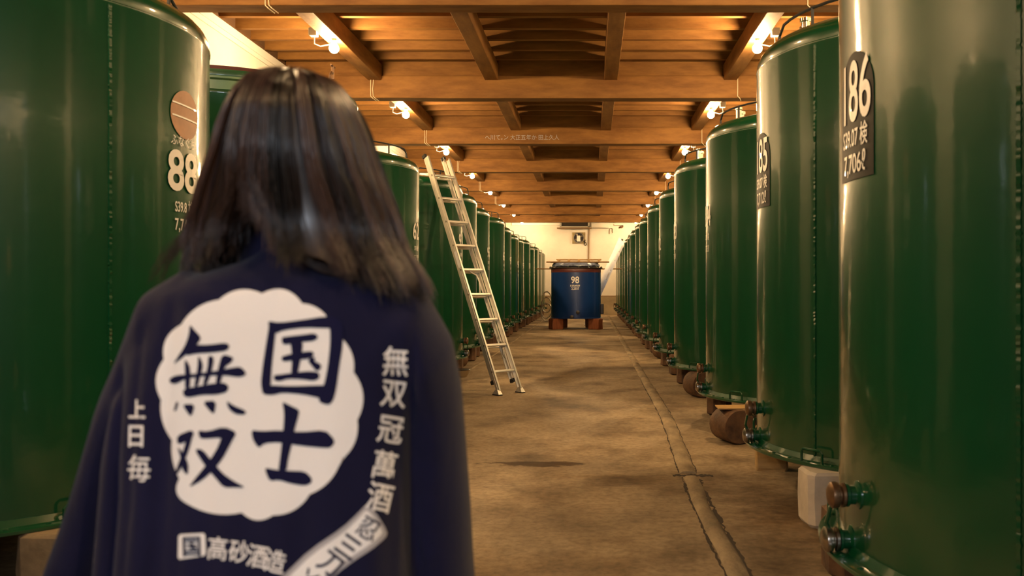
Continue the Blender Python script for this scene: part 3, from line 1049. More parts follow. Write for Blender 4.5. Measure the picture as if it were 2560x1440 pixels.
# ------------------------------------------------------------------ on the far wall
K = Y1 / F
heat = thing('wall_heater', 'dark box-shaped unit high on the far white wall', 'heater', (at(1437, 563, Y1).x, Y1, at(1437, 562, Y1).z))
hw, hh = 35 * K, 6.5 * K
obj('housing', MB().box(-hw, hw, -.26, -.02, -hh, hh), M['heater_dark'], heat)
fr = MB()
fr.box(-hw - .03, hw + .03, -.30, -.26, hh - .035, hh + .02).box(-hw - .03, hw + .03, -.30, -.26, -hh - .02, -hh + .035)
fr.box(-hw - .03, -hw + .04, -.30, -.26, -hh, hh).box(hw - .04, hw + .03, -.30, -.26, -hh, hh)
obj('frame', fr, mat('pale_grey_frame', (0.42, 0.40, 0.34), 0.5), heat)
for i in range(4):
    z = -hh + .05 + i * .045
    obj('louvre', MB().box(-hw + .03, hw - .03, -.285, -.25, z, z + .012), M['heater_dark'], heat)
obj('side_box', MB().box(hw + .03, hw + .12, -.25, -.02, -hh + .02, hh - .02), M['grey_metal'], heat)
obj('drip_rail', MB().box(-44 * K, 42 * K, -.32, -.0, -hh - .075, -hh - .025), M['brown_pipe'], heat)
ff = at(1447, 595, Y1)
fan = thing('exhaust_fan', 'round exhaust fan in a grimy square patch on the far wall', 'fan', (ff.x, Y1, ff.z))
obj('plate', MB().box(-.30, .30, -.03, -.005, -.26, .26), M['grime'], fan, bevel=.01)
obj('ring', MB().lathe([(.235, 0), (.25, .0), (.26, .06), (.235, .09), (.22, .09), (.22, 0)], 40, Matrix.Translation((0, -.03, -.0)) @ Matrix.Rotation(PI / 2, 4, 'X')), M['grey_metal'], fan, smooth=True)
obj('shaft_hole', MB().lathe([(.001, 0), (.22, 0), (.22, .012), (.001, .012)], 32, Matrix.Translation((0, -.03, 0)) @ Matrix.Rotation(PI / 2, 4, 'X')), M['heater_dark'], fan)
for q in range(4):
    a = q * PI / 2 + .5
    bl = MB()
    c0, c1 = a - .25, a + .25
    bl.loft([[Vector((.05 * math.cos(a), -.055, .05 * math.sin(a))), Vector((.20 * math.cos(c0), -.048, .20 * math.sin(c0))), Vector((.21 * math.cos(c1), -.075, .21 * math.sin(c1)))],
             [Vector((.05 * math.cos(a), -.062, .05 * math.sin(a))), Vector((.20 * math.cos(c0), -.055, .20 * math.sin(c0))), Vector((.21 * math.cos(c1), -.082, .21 * math.sin(c1)))]])
    obj('blade', bl, M['grey_metal'], fan)
obj('motor', MB().box(-.09, .07, -.22, -.09, -.17, .1), M['white'], fan, bevel=.02)
cd = [(.2, -.05, -.1), (.26, -.05, -.18), (.33, -.05, -.22), (.36, -.05, -.30), (.30, -.05, -.36), (.24, -.05, -.30), (.28, -.05, -.2), (.30, -.05, -.08)]
obj('cord', MB().tube(cd, .018, 6), M['rubber'], fan, smooth=True)


def wall_tube(name, pts, r, m, label, cat):
    o = obj(name, MB().tube(pts, r, 8), m, smooth=True)
    return tag(o, label, cat)


q = lambda px, py, d=.06: (at(px, py, Y1).x, Y1 - d, at(px, py, Y1).z)
wall_tube('wall_pipe', [q(1473, 573, .03), q(1472, 590, .03), q(1471.5, 640, .03), q(1471.5, 700, .03), (q(1471.5, 700)[0], Y1 - .03, .0)], .03, M['brown_pipe'], 'brown vertical pipe down the far white wall', 'pipe')
duct = obj('cable_duct', MB().box(q(1280, 560)[0], q(1400, 560)[0], Y1 - .14, Y1, q(0, 564)[2], 4.225), M['white'], bevel=.01)
tag(duct, 'white boxed duct along the top of the far wall, left of the heater', 'duct')
wall_tube('wall_conduit', [q(1478, 559), q(1525, 559.5), q(1600, 558)], .022, M['white'], 'upper pale pipe along the far wall, right of the heater', 'pipe')
wall_tube('wall_conduit', [q(1478, 570), q(1522, 570.5)], .016, M['grey_metal'], 'lower short pipe on the far wall, right of the heater', 'pipe')
wall_tube('bent_pipe', [q(1524, 585, .05), q(1524.5, 573, .05), q(1526, 571, .05), q(1530, 571, .05), q(1531.5, 573, .05), q(1532, 583, .05)], .016, M['grey_metal'], 'small upside-down U-shaped pipe on the far wall', 'pipe')
wall_tube('wall_bracket', [q(1535, 545, .05), q(1535, 564, .05), q(1558, 564, .05)], .016, M['grey_metal'], 'thin L-shaped bracket on the far wall above the right row', 'bracket')
vb = obj('pipe_valve', MB().ball(q(1553, 568, .07), .075, 8, (1.2, .8, .7)).cyl(q(1548, 570, .07), q(1558, 565, .07), .03, n=8), M['brass'], smooth=True)
tag(vb, 'small dark valve under the bracket on the far wall', 'valve')

# hose of the far left corner, and the pan beside the ladder
hs = []
for i in range(40):
    a = i * .55
    hs.append((-1.62 + .22 * math.cos(a) * (1 - .004 * i), 31.2 + .02 * i * .5, (.36 if i < 14 else .36 + .018 * (i - 14)) + .33 * math.sin(a)))
ho = obj('coiled_hose', MB().tube([(h_[0], h_[1], max(.03, h_[2])) for h_ in hs], .025, 6), M['grey_metal'], smooth=True)
tag(ho, 'grey coiled hose standing behind the blue tank on its left', 'hose')
pan = thing('metal_pan', 'small tan pan on the floor between the person and the ladder', 'pan', (-1.86, 12.35, 0))
obj('bowl', MB().lathe([(.07, .002), (.10, .05), (.115, .105), (.109, .105), (.095, .05), (.06, .012), (.001, .012)], 28), M['tan_pan'], pan, smooth=True)
obj('rim', MB().lathe([(.108, .10), (.119, .10), (.121, .107), (.117, .112), (.108, .11)], 28), M['heater_dark'], pan, smooth=True)
obj('handle', MB().tube([(-.115, 0, .1), (-.17, 0, .105), (-.22, 0, .11)], .008, 6), M['heater_dark'], pan, smooth=True)


# ------------------------------------------------------------------ the person
PB = 1.215      # depth of the body's middle


def remesh(mb, voxel, smooth=6, fac=.5):
    me = mb.mesh('tmp', None)
    o = bpy.data.objects.new('tmp', me)
    COL.objects.link(o)
    md = o.modifiers.new('r', 'REMESH')
    md.mode = 'VOXEL'
    md.voxel_size = voxel
    if smooth:
        s_ = o.modifiers.new('s', 'SMOOTH')
        s_.iterations = smooth
        s_.factor = fac
    bpy.context.view_layer.update()
    out = bpy.data.meshes.new_from_object(o.evaluated_get(bpy.context.evaluated_depsgraph_get()))
    bpy.data.objects.remove(o)
    out.materials.clear()
    out.polygons.foreach_set('use_smooth', [True] * len(out.polygons))
    return out


def limb(mb, pts, rs, n=14):
    mb.tube(pts, rs, n)
    for p_, r_ in zip(pts, rs):
        mb.ball(p_, r_ * .995, 10)


def ring(px, z, hw_, hd, Y=PB, n=40, e=2.4, tilt=0.0, ypush=0.0):
    """superellipse cross-section: px = pixel column of its middle"""
    cx = (px - VX) * Y / F
    out = []
    for i in range(n):
        a = 2 * PI * i / n
        c, s_ = math.cos(a), math.sin(a)
        x = math.copysign(abs(c) ** (2 / e), c) * hw_
        y = math.copysign(abs(s_) ** (2 / e), s_) * hd
        out.append(Vector((cx + x, Y + y + ypush, z + tilt * x)))
    return out


def zpx(py, Y=PB):
    return EYE - (py - VY) * Y / F


def hpx(wpx, Y=PB):
    return wpx * Y / F


# -- body: one continuous figure
b = MB()
hc = at(742, 375, PB + .0)
b.ball(hc, 1, 18, (.074, .094, .108))
b.ball(hc + Vector((0, .035, -.06)), 1, 14, (.055, .062, .058))      # jaw
b.ball(hc + Vector((0, .093, -.022)), 1, 10, (.012, .018, .020))     # nose
b.ball(hc + Vector((0, .086, -.062)), 1, 10, (.022, .012, .010))     # lips
for s_ in (-1, 1):
    b.ball(hc + Vector((s_ * .075, -.005, -.02)), 1, 10, (.010, .020, .030))
nk = at(738, 640, PB + .01)
limb(b, [hc + Vector((0, -.01, -.05)), nk, nk + Vector((0, .0, -.06))], [.052, .055, .075])
rs_ = []
for py, px, hw_, hd in ((690, 728, 60, .05), (720, 722, 200, .075), (790, 712, 285, .095), (950, 695, 270, .098), (1150, 675, 235, .088), (1350, 660, 225, .088), (1550, 650, 275, .10), (1700, 645, 280, .105), (1800, 642, 255, .10)):
    rs_.append(ring(px, zpx(py), hpx(hw_) * .93, hd, PB + .015, 32, 2.2))
b.loft(rs_[::-1])
hip = Vector((at(643, 700, PB).x, PB + .015, zpx(1800)))
for s_ in (-1, 1):
    h0 = hip + Vector((s_ * .085, 0, .03))
    kn = Vector((hip.x + s_ * .095, PB + .03, .46))
    an = Vector((hip.x + s_ * .095, PB + .0, .085))
    limb(b, [h0, (h0 + kn) / 2, kn, (kn * .6 + an * .4), an], [.082, .070, .052, .050, .036])
    limb(b, [an, an + Vector((0, .02, -.045)), an + Vector((0, .12, -.058))], [.034, .036, .026])
SHL, ELL, WRL = at(448, 815, PB + .02), at(318, 1200, PB + .03), at(232, 1600, PB + .10)
SHR, ELR, WRR = at(1010, 845, PB + .02), at(1075, 1220, PB + .03), at(1092, 1620, PB + .10)
for (s0, e0, w0, sg) in ((SHL, ELL, WRL, -1), (SHR, ELR, WRR, 1)):
    limb(b, [s0, (s0 + e0) / 2, e0, (e0 * .55 + w0 * .45), w0], [.052, .045, .038, .036, .026])
    d = (w0 - e0).normalized()
    inw = Vector((-sg, 0, 0))
    pm = w0 + d * .055
    limb(b, [w0, w0 + d * .03, pm, w0 + d * .085], [.026, .026, .027, .024])
    fwd = Vector((0, 1, 0))
    b.ball(w0 + d * .055, 1, 12, (.016, .036, .046))
    for k, (oy, ln) in enumerate(((.030, .068), (.011, .078), (-.009, .072), (-.028, .056))):
        r0 = w0 + d * .085 + fwd * oy
        c1 = r0 + d * ln * .45 + inw * .006
        c2 = c1 + d * ln * .33 + inw * .014
        c3 = c2 + d * ln * .22 + inw * .016
        limb(b, [r0 - d * .02, r0, c1, c2, c3], [.009, .0095, .0088, .008, .007], 8)
    t0 = w0 + d * .03 + fwd * .026
    t1 = t0 + d * .035 + fwd * .026 + inw * .006
    limb(b, [t0 - d * .01, t0, t1, t1 + d * .03 + fwd * .004 + inw * .006], [.012, .013, .010, .008], 8)
pme = remesh(b, .0065, 3)
pme.name = 'person'
pme.materials.append(M['skin'])
person = link('person', pme)
tag(person, 'person with long dark hair in a navy printed happi coat, seen from behind', 'person')

# -- coat: torso and wide sleeves as one cloth
cb = MB()
rows = [(612, 738, 80, .064, .012), (650, 738, 108, .074, .008), (676, 737, 195, .083, .005), (702, 734, 262, .094, 0), (735, 728, 318, .104, 0), (790, 721, 345, .110, 0), (880, 706, 352, .112, 0), (1000, 682, 364, .114, .0),
        (1150, 664, 372, .116, 0), (1300, 655, 374, .120, 0), (1450, 650, 380, .125, 0), (1600, 648, 386, .13, 0), (1700, 646, 390, .132, 0)]
cb.loft([ring(px, zpx(py), hpx(hw_), hd, PB, 48, 3.1 if py > 860 else 2.6 if py > 700 else 2.2, ypush=yp) for py, px, hw_, hd, yp in rows][::-1])


def sleeve(pts, n=28):
    rings_ = []
    m = len(pts)
    for i, (px, py, hw_, hd, Y) in enumerate(pts):
        c = at(px, py, Y)
        p0, p1 = pts[max(0, i - 1)], pts[min(m - 1, i + 1)]
        d = (at(p1[0], p1[1], p1[4]) - at(p0[0], p0[1], p0[4])).normalized()
        sx = Vector((1, 0, 0))
        sx = (sx - d * sx.dot(d)).normalized()
        sy = d.cross(sx)
        rings_.append([c + sx * hw_ * Y / F * math.cos(2 * PI * k / n) + sy * hd * math.sin(2 * PI * k / n) for k in range(n)])
    cb.loft(rings_)


sleeve([(520, 780, 120, .085, PB), (440, 800, 95, .085, PB), (388, 880, 74, .082, PB + .012), (345, 980, 68, .078, PB + .04), (310, 1100, 68, .074, PB + .06), (270, 1250, 72, .076, PB + .075), (226, 1400, 80, .082, PB + .09), (198, 1530, 90, .088, PB + .10)])
sleeve([(930, 800, 120, .085, PB), (1012, 812, 90, .085, PB), (1056, 890, 78, .082, PB + .012), (1078, 990, 76, .078, PB + .04), (1090, 1110, 74, .074, PB + .055), (1098, 1250, 76, .078, PB + .07), (1102, 1400, 80, .084, PB + .085), (1106, 1540, 88, .09, PB + .10)])
cme = remesh(cb, .0065, 6)
cme.name = 'coat'
cme.materials.append(M['coat'])
# soft folds falling from the shoulders and armpits
for v in cme.vertices:
    px = VX + v.co.x * F / v.co.y
    py = VY - (v.co.z - EYE) * F / v.co.y
    back = 1 if v.co.y < PB else .4
    lo = sm(900, 1400, py)
    edge = sm(200, 360, abs(px - 700))
    amp = .0035 * (.35 + .65 * lo) * (.45 + .75 * edge)
    dy = amp * math.sin(px * .052 + 2.4 * noise.noise((px * .004, py * .0016, 3))) + .006 * noise.noise((px * .006, py * .004, 8)) * (.3 + edge)
    for (fx, wd, dep, y0_, y1_) in ((1026, 11, .011, 800, 960), (292, 10, .014, 860, 1000), (284, 14, .008, 1120, 1300), (340, 10, .004, 780, 860), (415, 22, .006, 700, 790), (985, 24, .006, 800, 980), (470, 20, .004, 1150, 1350), (760, 30, .004, 1200, 1400)):
        sl = fx + (py - 1000) * (-.03 if fx > 600 else -.07)
        dy += dep * math.exp(-((px - sl) / wd) ** 2) * sm(y0_, y1_, py)
    v.co.y += dy * back
coat = link('coat', cme, person)
bmc = bmesh.new()
bmc.from_mesh(cme)
tree = BVHTree.FromBMesh(bmc)
bmc.free()

# -- collar band
cr = []
for j, (dz, rr, tk) in enumerate(((-.035, .074, .0), (0, .072, .0), (.03, .067, .0), (.034, .062, 0), (.028, .057, 0), (-.03, .060, 0))):
    cr.append([Vector((nk.x + rr * 1.08 * math.cos(2 * PI * k / 40), nk.y + .004 + rr * .92 * math.sin(2 * PI * k / 40), zpx(612) + dz * 1.1 - .035 * max(0, math.sin(2 * PI * k / 40)))) for k in range(40)])
col_mb = MB().loft(cr, cap=False)
obj('collar', col_mb, M['coat'], person, smooth=True)

# -- trousers and shoes
tb = MB()
for s_ in (-1, 1):
    h0 = hip + Vector((s_ * .085, 0, .06))
    kn = Vector((hip.x + s_ * .098, PB + .03, .46))
    an = Vector((hip.x + s_ * .098, PB + .005, .06))
    tb.tube([h0, (h0 + kn) / 2, kn, (kn + an) / 2, an], [.100, .088, .072, .068, .065], 24)
tb.loft([ring(643, z, hw_, hd, PB + .015, 32, 2.3) for z, hw_, hd in ((.62, .14, .09), (.70, .18, .11), (.80, .178, .112), (.92, .155, .10))])
tme = remesh(tb, .009, 5)
tme.name = 'trousers'
tme.materials.append(M['trousers'])
link('trousers', tme, person)
for s_ in (-1, 1):
    sx = hip.x + s_ * .095
    rg = []
    for (y, hw_, h) in ((-.075, .022, .045), (-.065, .034, .07), (-.02, .037, .085), (.04, .04, .072), (.10, .047, .05), (.15, .042, .04), (.178, .022, .025)):
        rg.append([Vector((sx + hw_ * math.cos(a), PB + .005 + y, max(.001, h / 2 + h / 2 * math.sin(a) * 1.05))) for a in [2 * PI * k / 16 for k in range(16)]])
    sho = obj('shoe', MB().loft(rg), M['shoe'], person, smooth=True)


# -- prints on the coat: drawn flat, then laid onto the cloth
def lay(bm, name, m, off, parent, edge=.012):
    """bm holds photograph pixels; each vertex is dropped onto the cloth's surface"""
    refine(bm, edge * F / 1.1)
    for v in bm.verts:
        Y = 1.1
        for _ in range(4):
            o_ = at(v.co.x, v.co.y, Y)
            hit = tree.ray_cast(Vector((o_.x, .6, o_.z)), Vector((0, 1, 0)))
            if hit[0] is None:
                break
            Y = hit[0].y
        o_ = at(v.co.x, v.co.y, Y)
        v.co = Vector((o_.x, Y - off, o_.z))
    bmesh.ops.recalc_face_normals(bm, faces=bm.faces)
    return bm_obj(name, bm, m, parent)


def cp(pts):
    return [(360 + x / 2.1817, 660 + y / 2.1817) for x, y in pts]


def smooth_poly(pts, it=1):
    for _ in range(it):
        out = []
        for i in range(len(pts)):
            a, b_ = pts[i], pts[(i + 1) % len(pts)]
            out += [(a[0] * .78 + b_[0] * .22, a[1] * .78 + b_[1] * .22), (a[0] * .22 + b_[0] * .78, a[1] * .22 + b_[1] * .78)]
        pts = out
    return pts


def strokes(polys, it=1):
    bm = bmesh.new()
    for pl in polys:
        f = poly_bm(bm, smooth_poly(cp(pl), it))
    bmesh.ops.triangulate(bm, faces=bm.faces)
    return bm


cusps = [(410, 195), (645, 160), (865, 215), (990, 275), (1085, 410), (1145, 590), (1165, 850), (1075, 1070), (905, 1255), (705, 1370), (535, 1355), (235, 1305), (195, 1170), (155, 960), (95, 740), (110, 520), (205, 330)]
bulge = [.16, .22, .10, -.02, .12, .16, .14, .12, .14, .20, .10, .25, .08, .10, .16, .18, .12]
cloud = []
for i, (a, bl_) in enumerate(zip(cusps, bulge)):
    c = cusps[(i + 1) % len(cusps)]
    dx, dy = c[0] - a[0], c[1] - a[1]
    nx, ny = dy, -dx          # outwards for this winding
    for k in range(8):
        t_ = k / 8
        q_ = 4 * t_ * (1 - t_) * bl_
        cloud.append((a[0] + dx * t_ + nx * q_, a[1] + dy * t_ + ny * q_))
bm = bmesh.new()
poly_bm(bm, cp(cloud))
bmesh.ops.triangulate(bm, faces=bm.faces)
lay(bm, 'cloud_emblem', M['coat_print'], .0012, coat)

KUNI = [
    [(680, 310), (725, 325), (720, 380), (700, 560), (695, 665), (690, 715), (655, 710), (640, 655), (650, 560), (670, 430), (685, 340)],
    [(680, 310), (740, 320), (860, 305), (990, 285), (1050, 290), (1090, 330), (1080, 350), (1010, 350), (880, 345), (760, 360), (720, 380), (690, 350)],
    [(1010, 340), (1088, 325), (1088, 440), (1068, 560), (1052, 680), (1035, 745), (1010, 768), (962, 755), (955, 725), (985, 660), (1005, 560), (1018, 440), (1018, 360)],
    [(650, 708), (645, 665), (695, 660), (800, 665), (970, 660), (1000, 660), (985, 740), (955, 728), (870, 710), (760, 700), (700, 715)],
    [(755, 400), (780, 395), (870, 385), (930, 376), (953, 392), (945, 410), (920, 420), (860, 425), (790, 437), (765, 438), (755, 425)],
    [(800, 420), (865, 420), (870, 450), (850, 560), (840, 600), (805, 600), (810, 540), (808, 470)],
    [(750, 505), (800, 490), (860, 480), (920, 473), (932, 495), (905, 515), (860, 520), (800, 527), (760, 532)],
    [(710, 605), (760, 600), (830, 590), (900, 583), (955, 588), (962, 620), (930, 637), (860, 627), (790, 624), (740, 640), (712, 632)],
    [(910, 505), (938, 510), (932, 530), (968, 545), (968, 570), (945, 585), (918, 555), (898, 530)]]
SHI = [
    [(757, 748), (790, 765), (852, 795), (845, 830), (825, 900), (810, 980), (790, 1060), (780, 1130), (735, 1130), (745, 1060), (755, 970), (765, 880), (768, 810)],
    [(588, 903), (640, 910), (740, 905), (860, 915), (990, 903), (1037, 950), (1042, 975), (1020, 1000), (990, 1002), (860, 990), (740, 970), (660, 975), (630, 1003), (598, 960)],
    [(663, 1108), (720, 1120), (790, 1125), (880, 1128), (918, 1165), (917, 1192), (880, 1208), (800, 1195), (740, 1175), (690, 1182), (670, 1140)]]
MU = [
    [(255, 328), (275, 355), (317, 400), (300, 430), (270, 460), (220, 505), (163, 548), (185, 510), (225, 450), (248, 390)],
    [(270, 440), (360, 440), (450, 428), (472, 445), (457, 472), (380, 482), (290, 487), (230, 500), (250, 465)],
    [(141, 625), (180, 605), (260, 600), (380, 585), (480, 565), (530, 558), (560, 590), (555, 607), (520, 617), (440, 605), (330, 610), (230, 625), (180, 652), (148, 650)],
    [(215, 690), (240, 675), (300, 665), (380, 650), (440, 645), (467, 665), (457, 697), (400, 712), (320, 712), (250, 727), (222, 720)],
    [(225, 520), (240, 530), (258, 570), (255, 680), (228, 690), (228, 600)], [(300, 490), (328, 550), (312, 610), (298, 665), (275, 668), (296, 570)],
    [(355, 495), (388, 508), (370, 600), (342, 662), (322, 658), (350, 570)], [(430, 490), (493, 508), (482, 535), (442, 560), (420, 655), (392, 658), (410, 560)],
    [(180, 748), (192, 755), (178, 798), (165, 803)], [(213, 763), (283, 763), (262, 833), (240, 808)], [(323, 748), (398, 743), (387, 818), (365, 803)], [(453, 743), (490, 770), (563, 800), (552, 822), (500, 817), (465, 787)]]
SOU = [
    [(183, 935), (260, 903), (277, 920), (265, 950), (188, 988)], [(240, 928), (272, 925), (247, 1020), (217, 1090), (185, 1145), (163, 1165), (190, 1090), (220, 1010)],
    [(185, 988), (217, 1030), (247, 1090), (242, 1153), (213, 1120), (205, 1060)],
    [(298, 905), (350, 912), (440, 885), (508, 915), (492, 952), (465, 962), (420, 945), (330, 952), (308, 947)],
    [(440, 900), (508, 915), (472, 987), (432, 1062), (382, 1122), (322, 1177), (246, 1218), (280, 1170), (330, 1110), (375, 1050), (410, 990)],
    [(278, 1008), (322, 1008), (372, 1070), (432, 1140), (490, 1180), (560, 1218), (500, 1217), (438, 1217), (398, 1170), (338, 1100)]]
for nm, pl in (('kanji', KUNI), ('kanji', SHI), ('kanji', MU), ('kanji', SOU)):
    lay(strokes(pl), nm, M['coat_ink'], .0024, coat)


def px_text(s_, px, py, size, rot=0.0, bold=0.0, sq=1.0):
    """one character as flat pixels (y down)"""
    bm = text_mesh(s_, size, bold, sq)
    bmesh.ops.translate(bm, vec=(0, 0, 0), verts=bm.verts)
    xs = [v.co.x for v in bm.verts]
    ys = [v.co.y for v in bm.verts]
    mx, my = (min(xs) + max(xs)) / 2, (min(ys) + max(ys)) / 2
    c, s2 = math.cos(rot), math.sin(rot)
    for v in bm.verts:
        x, y = v.co.x - mx, -(v.co.y - my)
        v.co = Vector((px + x * c - y * s2, py + x * s2 + y * c, 0))
    return bm


for ch, px, py, size, rot in (('無', 990, 903, 78, .05), ('双', 985, 985, 76, .12), ('冠', 977, 1074, 76, .16), ('萬', 962, 1162, 76, .2), ('酒', 950, 1242, 78, .22)):
    lay(px_text(ch, px, py, size, rot, .9, .86), 'sleeve_kanji', M['coat_print'], .0014, coat)
for ch, px, py, size in (('上', 344, 1022, 52), ('日', 341, 1090, 62), ('毎', 349, 1170, 72)):
    lay(px_text(ch, px, py, size, .02, .45 if ch == '毎' else 1.0, .85), 'sleeve_kanji', M['coat_print'], .0014, coat)
for ch, px, py, size, rot in (('高', 545, 1370, 62, .10), ('砂', 598, 1378, 60, .14), ('酒', 645, 1390, 62, .18), ('造', 690, 1403, 62, .22)):
    lay(px_text(ch, px, py, size, rot, .6, .86), 'maker_kanji', M['coat_print'], .0014, coat)
bm = bmesh.new()
poly_bm(bm, [(452, 1335), (510, 1332), (514, 1337), (516, 1383), (511, 1389), (450, 1398), (446, 1393), (447, 1340)])
bmesh.ops.triangulate(bm, faces=bm.faces)
lay(bm, 'square_emblem', M['coat_print'], .0013, coat)
lay(px_text('国', 481, 1365, 54, -.03, 1.0, .95), 'square_emblem_kanji', M['coat_ink'], .0024, coat)
# slanting label band at the lower right
band = [(917, 1259), (940, 1280), (969, 1327), (966, 1343), (930, 1373), (887, 1400), (842, 1434), (770, 1500), (690, 1580), (600, 1640), (560, 1580), (640, 1510), (717, 1430), (775, 1374), (858, 1318), (898, 1280)]
bm = bmesh.new()
poly_bm(bm, smooth_poly(band, 1))
bmesh.ops.triangulate(bm, faces=bm.faces)
lay(bm, 'label_band', M['coat_grey'], .0013, coat)
cxb, cyb = 800, 1430
inner = [(cxb + (x - cxb) * .93 + (-2), cyb + (y - cyb) * .93 - 1) for x, y in band]
inner = [(917, 1272), (935, 1290), (957, 1326), (955, 1336), (925, 1362), (880, 1390), (836, 1422), (760, 1490), (680, 1565), (602, 1622), (572, 1582), (648, 1516), (724, 1440), (782, 1384), (864, 1328), (902, 1290)]
bm = bmesh.new()
poly_bm(bm, smooth_poly(inner, 1))
bmesh.ops.triangulate(bm, faces=bm.faces)
lay(bm, 'label_field', M['coat_print'], .002, coat)
for ch, px, py, size, rot in (('忍', 922, 1320, 62, .52), ('三', 872, 1365, 66, .62), ('刀', 826, 1408, 66, .66), ('冷', 775, 1455, 66, .7)):
    lay(px_text(ch, px, py, size, rot, .5 if ch in '忍冷' else 1.2, .9), 'label_kanji', M['coat_ink'], .003, coat)

# -- hair: strands combed from the crown, parting over the nape
HROW = [(176, 728, 748, 1.215, .004), (181, 700, 772, 1.20, .03), (190, 664, 800, 1.19, .05), (206, 632, 838, 1.19, .072), (243, 607, 868, 1.195, .094), (289, 586, 896, 1.20, .108), (339, 567, 917, 1.205, .115), (393, 552, 934, 1.205, .118), (443, 533, 950, 1.205, .116),
        (493, 514, 970, 1.205, .112), (556, 492, 992, 1.205, .108), (618, 488, 1008, 1.20, .108), (668, 482, 1034, 1.195, .112), (718, 468, 1060, 1.19, .114), (780, 450, 1080, 1.185, .115)]


def hrow(py):
    for i in range(len(HROW) - 1):
        a, c = HROW[i], HROW[i + 1]
        if py <= c[0]:
            t_ = max(0, (py - a[0]) / (c[0] - a[0]))
            return [a[k] * (1 - t_) + c[k] * t_ for k in range(5)]
    return HROW[-1]


PART = -16.0


def end_row(th):
    if th < PART:
        pts = [(-180, 640), (-130, 680), (-90, 668), (-65, 652), (-45, 632), (-32, 612), (-22, 588), (PART, 560)]
    else:
        pts = [(PART, 560), (-6, 592), (2, 628), (12, 662), (26, 690), (45, 702), (70, 712), (95, 735), (130, 700), (180, 640)]
    for i in range(len(pts) - 1):
        if th <= pts[i + 1][0]:
            t_ = (th - pts[i][0]) / (pts[i + 1][0] - pts[i][0])
            return pts[i][1] * (1 - t_) + pts[i + 1][1] * t_
    return pts[-1][1]


def hair_point(th, py, lay_r, wave):
    _, xl, xr, Yc, dep = hrow(py)
    g_ = sm(430, 640, py)
    side = -1 if th < PART else 1
    t2 = th + side * g_ * 9 * math.exp(-abs(th - PART) / 30) + wave * sm(250, 600, py)
    a = math.radians(t2)
    cx = 742 + (690 - 742) * 0
    wpx = (xr - cx) if math.sin(a) > 0 else (cx - xl)
    X = (cx + wpx * lay_r * math.sin(a) - VX) * Yc / F
    back = dep * lay_r
    Y = Yc - back * math.cos(a) if math.cos(a) > 0 else Yc - dep * .9 * lay_r * math.cos(a)
    return Vector((X, Y, EYE - (py - VY) * Yc / F))


rnd = random.Random(21)
hm = MB()
# under-layer shell so no scalp shows
rings_, ths = [], [(-128 + 256 * k / 56) for k in range(57)]
prow = [176, 181, 190, 206, 243, 289, 339, 393, 443, 493, 545, 590, 640, 690]
vs, fs = [], []
for j, py in enumerate(prow):
    for th in ths:
        e_ = min(py, end_row(th) - 30 + 8 * noise.noise((th * .2, 0, 0)))
        vs.append(hair_point(th, e_, .93, 0))
for j in range(len(prow) - 1):
    for k in range(len(ths) - 1):
        a = j * len(ths) + k
        fs.append((a, a + 1, a + 1 + len(ths), a + len(ths)))
hm.add(vs, fs)
vs, fs = [], []
for j, py in enumerate(prow):
    for th in ths:
        vs.append(hair_point(th, min(py, end_row(th) - 6), .72, 0))
for j in range(len(prow) - 1):
    for k in range(len(ths) - 1):
        a = j * len(ths) + k
        fs.append((a, a + 1, a + 1 + len(ths), a + len(ths)))
hm.add(vs, fs)
hair_under = obj('hair_under', hm, M['hair'], person, smooth=True)
hair_under.name = 'hair_cap'

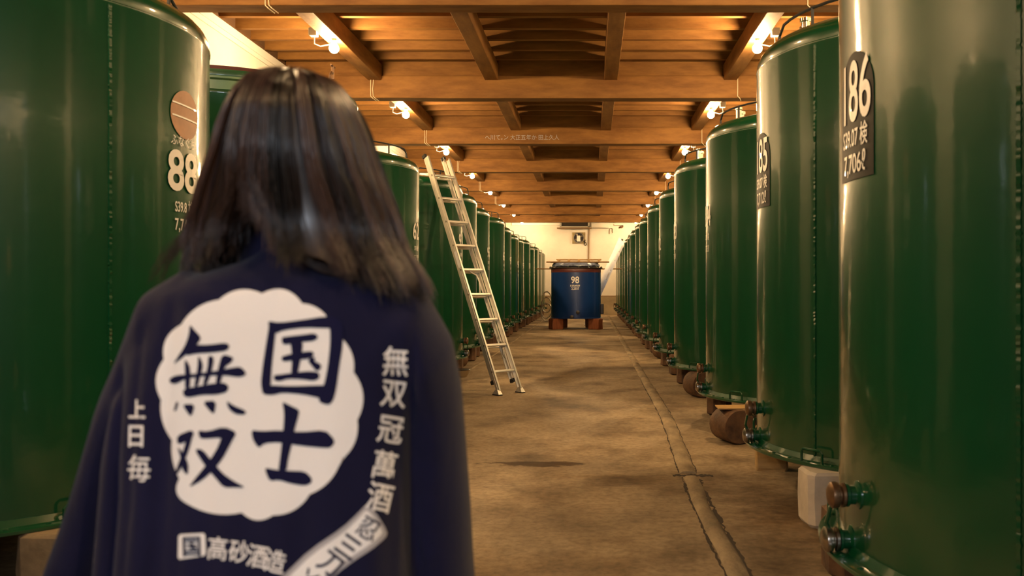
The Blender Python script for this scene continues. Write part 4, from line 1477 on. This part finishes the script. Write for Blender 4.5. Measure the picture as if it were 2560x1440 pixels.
CL = []
for _ in range(64):
    CL.append((rnd.uniform(-128, 128), rnd.uniform(.92, 1.045), rnd.uniform(-6, 6), rnd.uniform(-30, 18), math.exp(rnd.gauss(0, .75)), rnd.uniform(0, 6.28), rnd.uniform(1, 4.5)))
hshade = []
hv, hf = [], []
NS = 20
for _ in range(6000):
    cth, cr_, cw, ce, csh, cph, cam_ = rnd.choice(CL)
    th = cth + rnd.gauss(0, 2.4)
    th = max(-130, min(130, th))
    lay_r = cr_ + rnd.gauss(0, .012) - (rnd.uniform(.05, .4) if rnd.random() < .22 else 0)
    py1 = end_row(th) + ce + rnd.gauss(0, 15)
    py0 = 176 + abs(rnd.gauss(0, 5))
    wv = cw + rnd.gauss(0, 1.6)
    conv = (cth - th) * .55
    r0 = rnd.uniform(.0006, .0011)
    base_i = len(hv)
    flick = rnd.uniform(-.3, 1.0)
    pts = []
    for k in range(NS):
        t_ = k / (NS - 1)
        py = py0 + (py1 - py0) * (t_ ** 1.25)
        wig = 1.3 * noise.noise((cth * .7, t_ * 3.2, 5)) + .5 * noise.noise((th * 3.1, t_ * 4, 9))
        p_ = hair_point(th + conv * t_, py, lay_r, wv * t_ + wig * 2.2 * t_)
        end = sm(.82, 1, t_)
        p_.x += (.010 * flick * end) * (1 if th > PART else -1) + .0012 * noise.noise((th, t_ * 8, 2))
        p_.y -= .004 * flick * end
        p_.x += .0011 * cam_ * math.sin(cph + t_ * 8.5) * sm(.45, .9, t_)
        pts.append(p_)
    hshade += [min(2.6, csh * math.exp(rnd.gauss(0, .35)))] * (NS * 3)
    for k, p_ in enumerate(pts):
        t_ = k / (NS - 1)
        rr = r0 * (1 - .75 * sm(.7, 1, t_))
        tn = (pts[min(k + 1, NS - 1)] - pts[max(0, k - 1)]).normalized()
        s_ = tn.cross(Vector((0, 1, .02)))
        s_ = s_.normalized() if s_.length > 1e-6 else Vector((1, 0, 0))
        n_ = s_.cross(tn)
        for a in (0, 2.0944, 4.1888):
            hv.append(p_ + s_ * rr * math.cos(a) + n_ * rr * math.sin(a))
    for k in range(NS - 1):
        for a in range(3):
            i0, i1 = base_i + k * 3 + a, base_i + k * 3 + (a + 1) % 3
            hf.append((i0, i1, i1 + 3, i0 + 3))
# flyaway ends out to the sides
for (x0, y0_, x1, y1_, x2, y2_, n_) in ((505, 560, 440, 600, 385, 705, 26), (520, 540, 455, 590, 405, 660, 22), (500, 600, 470, 660, 478, 655, 14), (995, 620, 1030, 690, 1050, 742, 40), (960, 560, 1010, 650, 1040, 735, 30)):
    for _ in range(n_):
        Yc = PB - .03 + rnd.uniform(-.03, .05)
        j = lambda s_: rnd.gauss(0, s_)
        P0, P1, P2 = (x0 + j(6), y0_ + j(14)), (x1 + j(9), y1_ + j(14)), (x2 + j(14), y2_ + j(16))
        rr0 = rnd.uniform(.0004, .0008)
        base_i = len(hv)
        for k in range(12):
            t_ = k / 11
            px = P0[0] * (1 - t_) ** 2 + 2 * P1[0] * t_ * (1 - t_) + P2[0] * t_ * t_
            py = P0[1] * (1 - t_) ** 2 + 2 * P1[1] * t_ * (1 - t_) + P2[1] * t_ * t_
            p_ = at(px, py, Yc)
            for a in (0, 2.0944, 4.1888):
                hv.append(p_ + Vector((math.cos(a), math.sin(a), 0)) * rr0 * (1 - .6 * t_))
        for k in range(11):
            for a in range(3):
                i0, i1 = base_i + k * 3 + a, base_i + k * 3 + (a + 1) % 3
                hf.append((i0, i1, i1 + 3, i0 + 3))
me = bpy.data.meshes.new('hair')
me.from_pydata(hv, [], hf)
at_ = me.attributes.new('strand_tone', 'FLOAT', 'POINT')
at_.data.foreach_set('value', (hshade + [1.6] * len(hv))[:len(hv)])
mh = M['hair'].copy()
mh.name = 'hair_strands'
nt = mh.node_tree
an_ = nt.nodes.new('ShaderNodeAttribute')
an_.attribute_name = 'strand_tone'
vm = nt.nodes.new('ShaderNodeVectorMath')
vm.operation = 'SCALE'
vm.inputs[0].default_value = (0.024, 0.0125, 0.0095)
nt.links.new(an_.outputs['Fac'], vm.inputs['Scale'])
nt.links.new(vm.outputs[0], nt.nodes['Principled BSDF'].inputs['Base Color'])
me.materials.append(mh)
me.polygons.foreach_set('use_smooth', [True] * len(me.polygons))
link('hair', me, person)
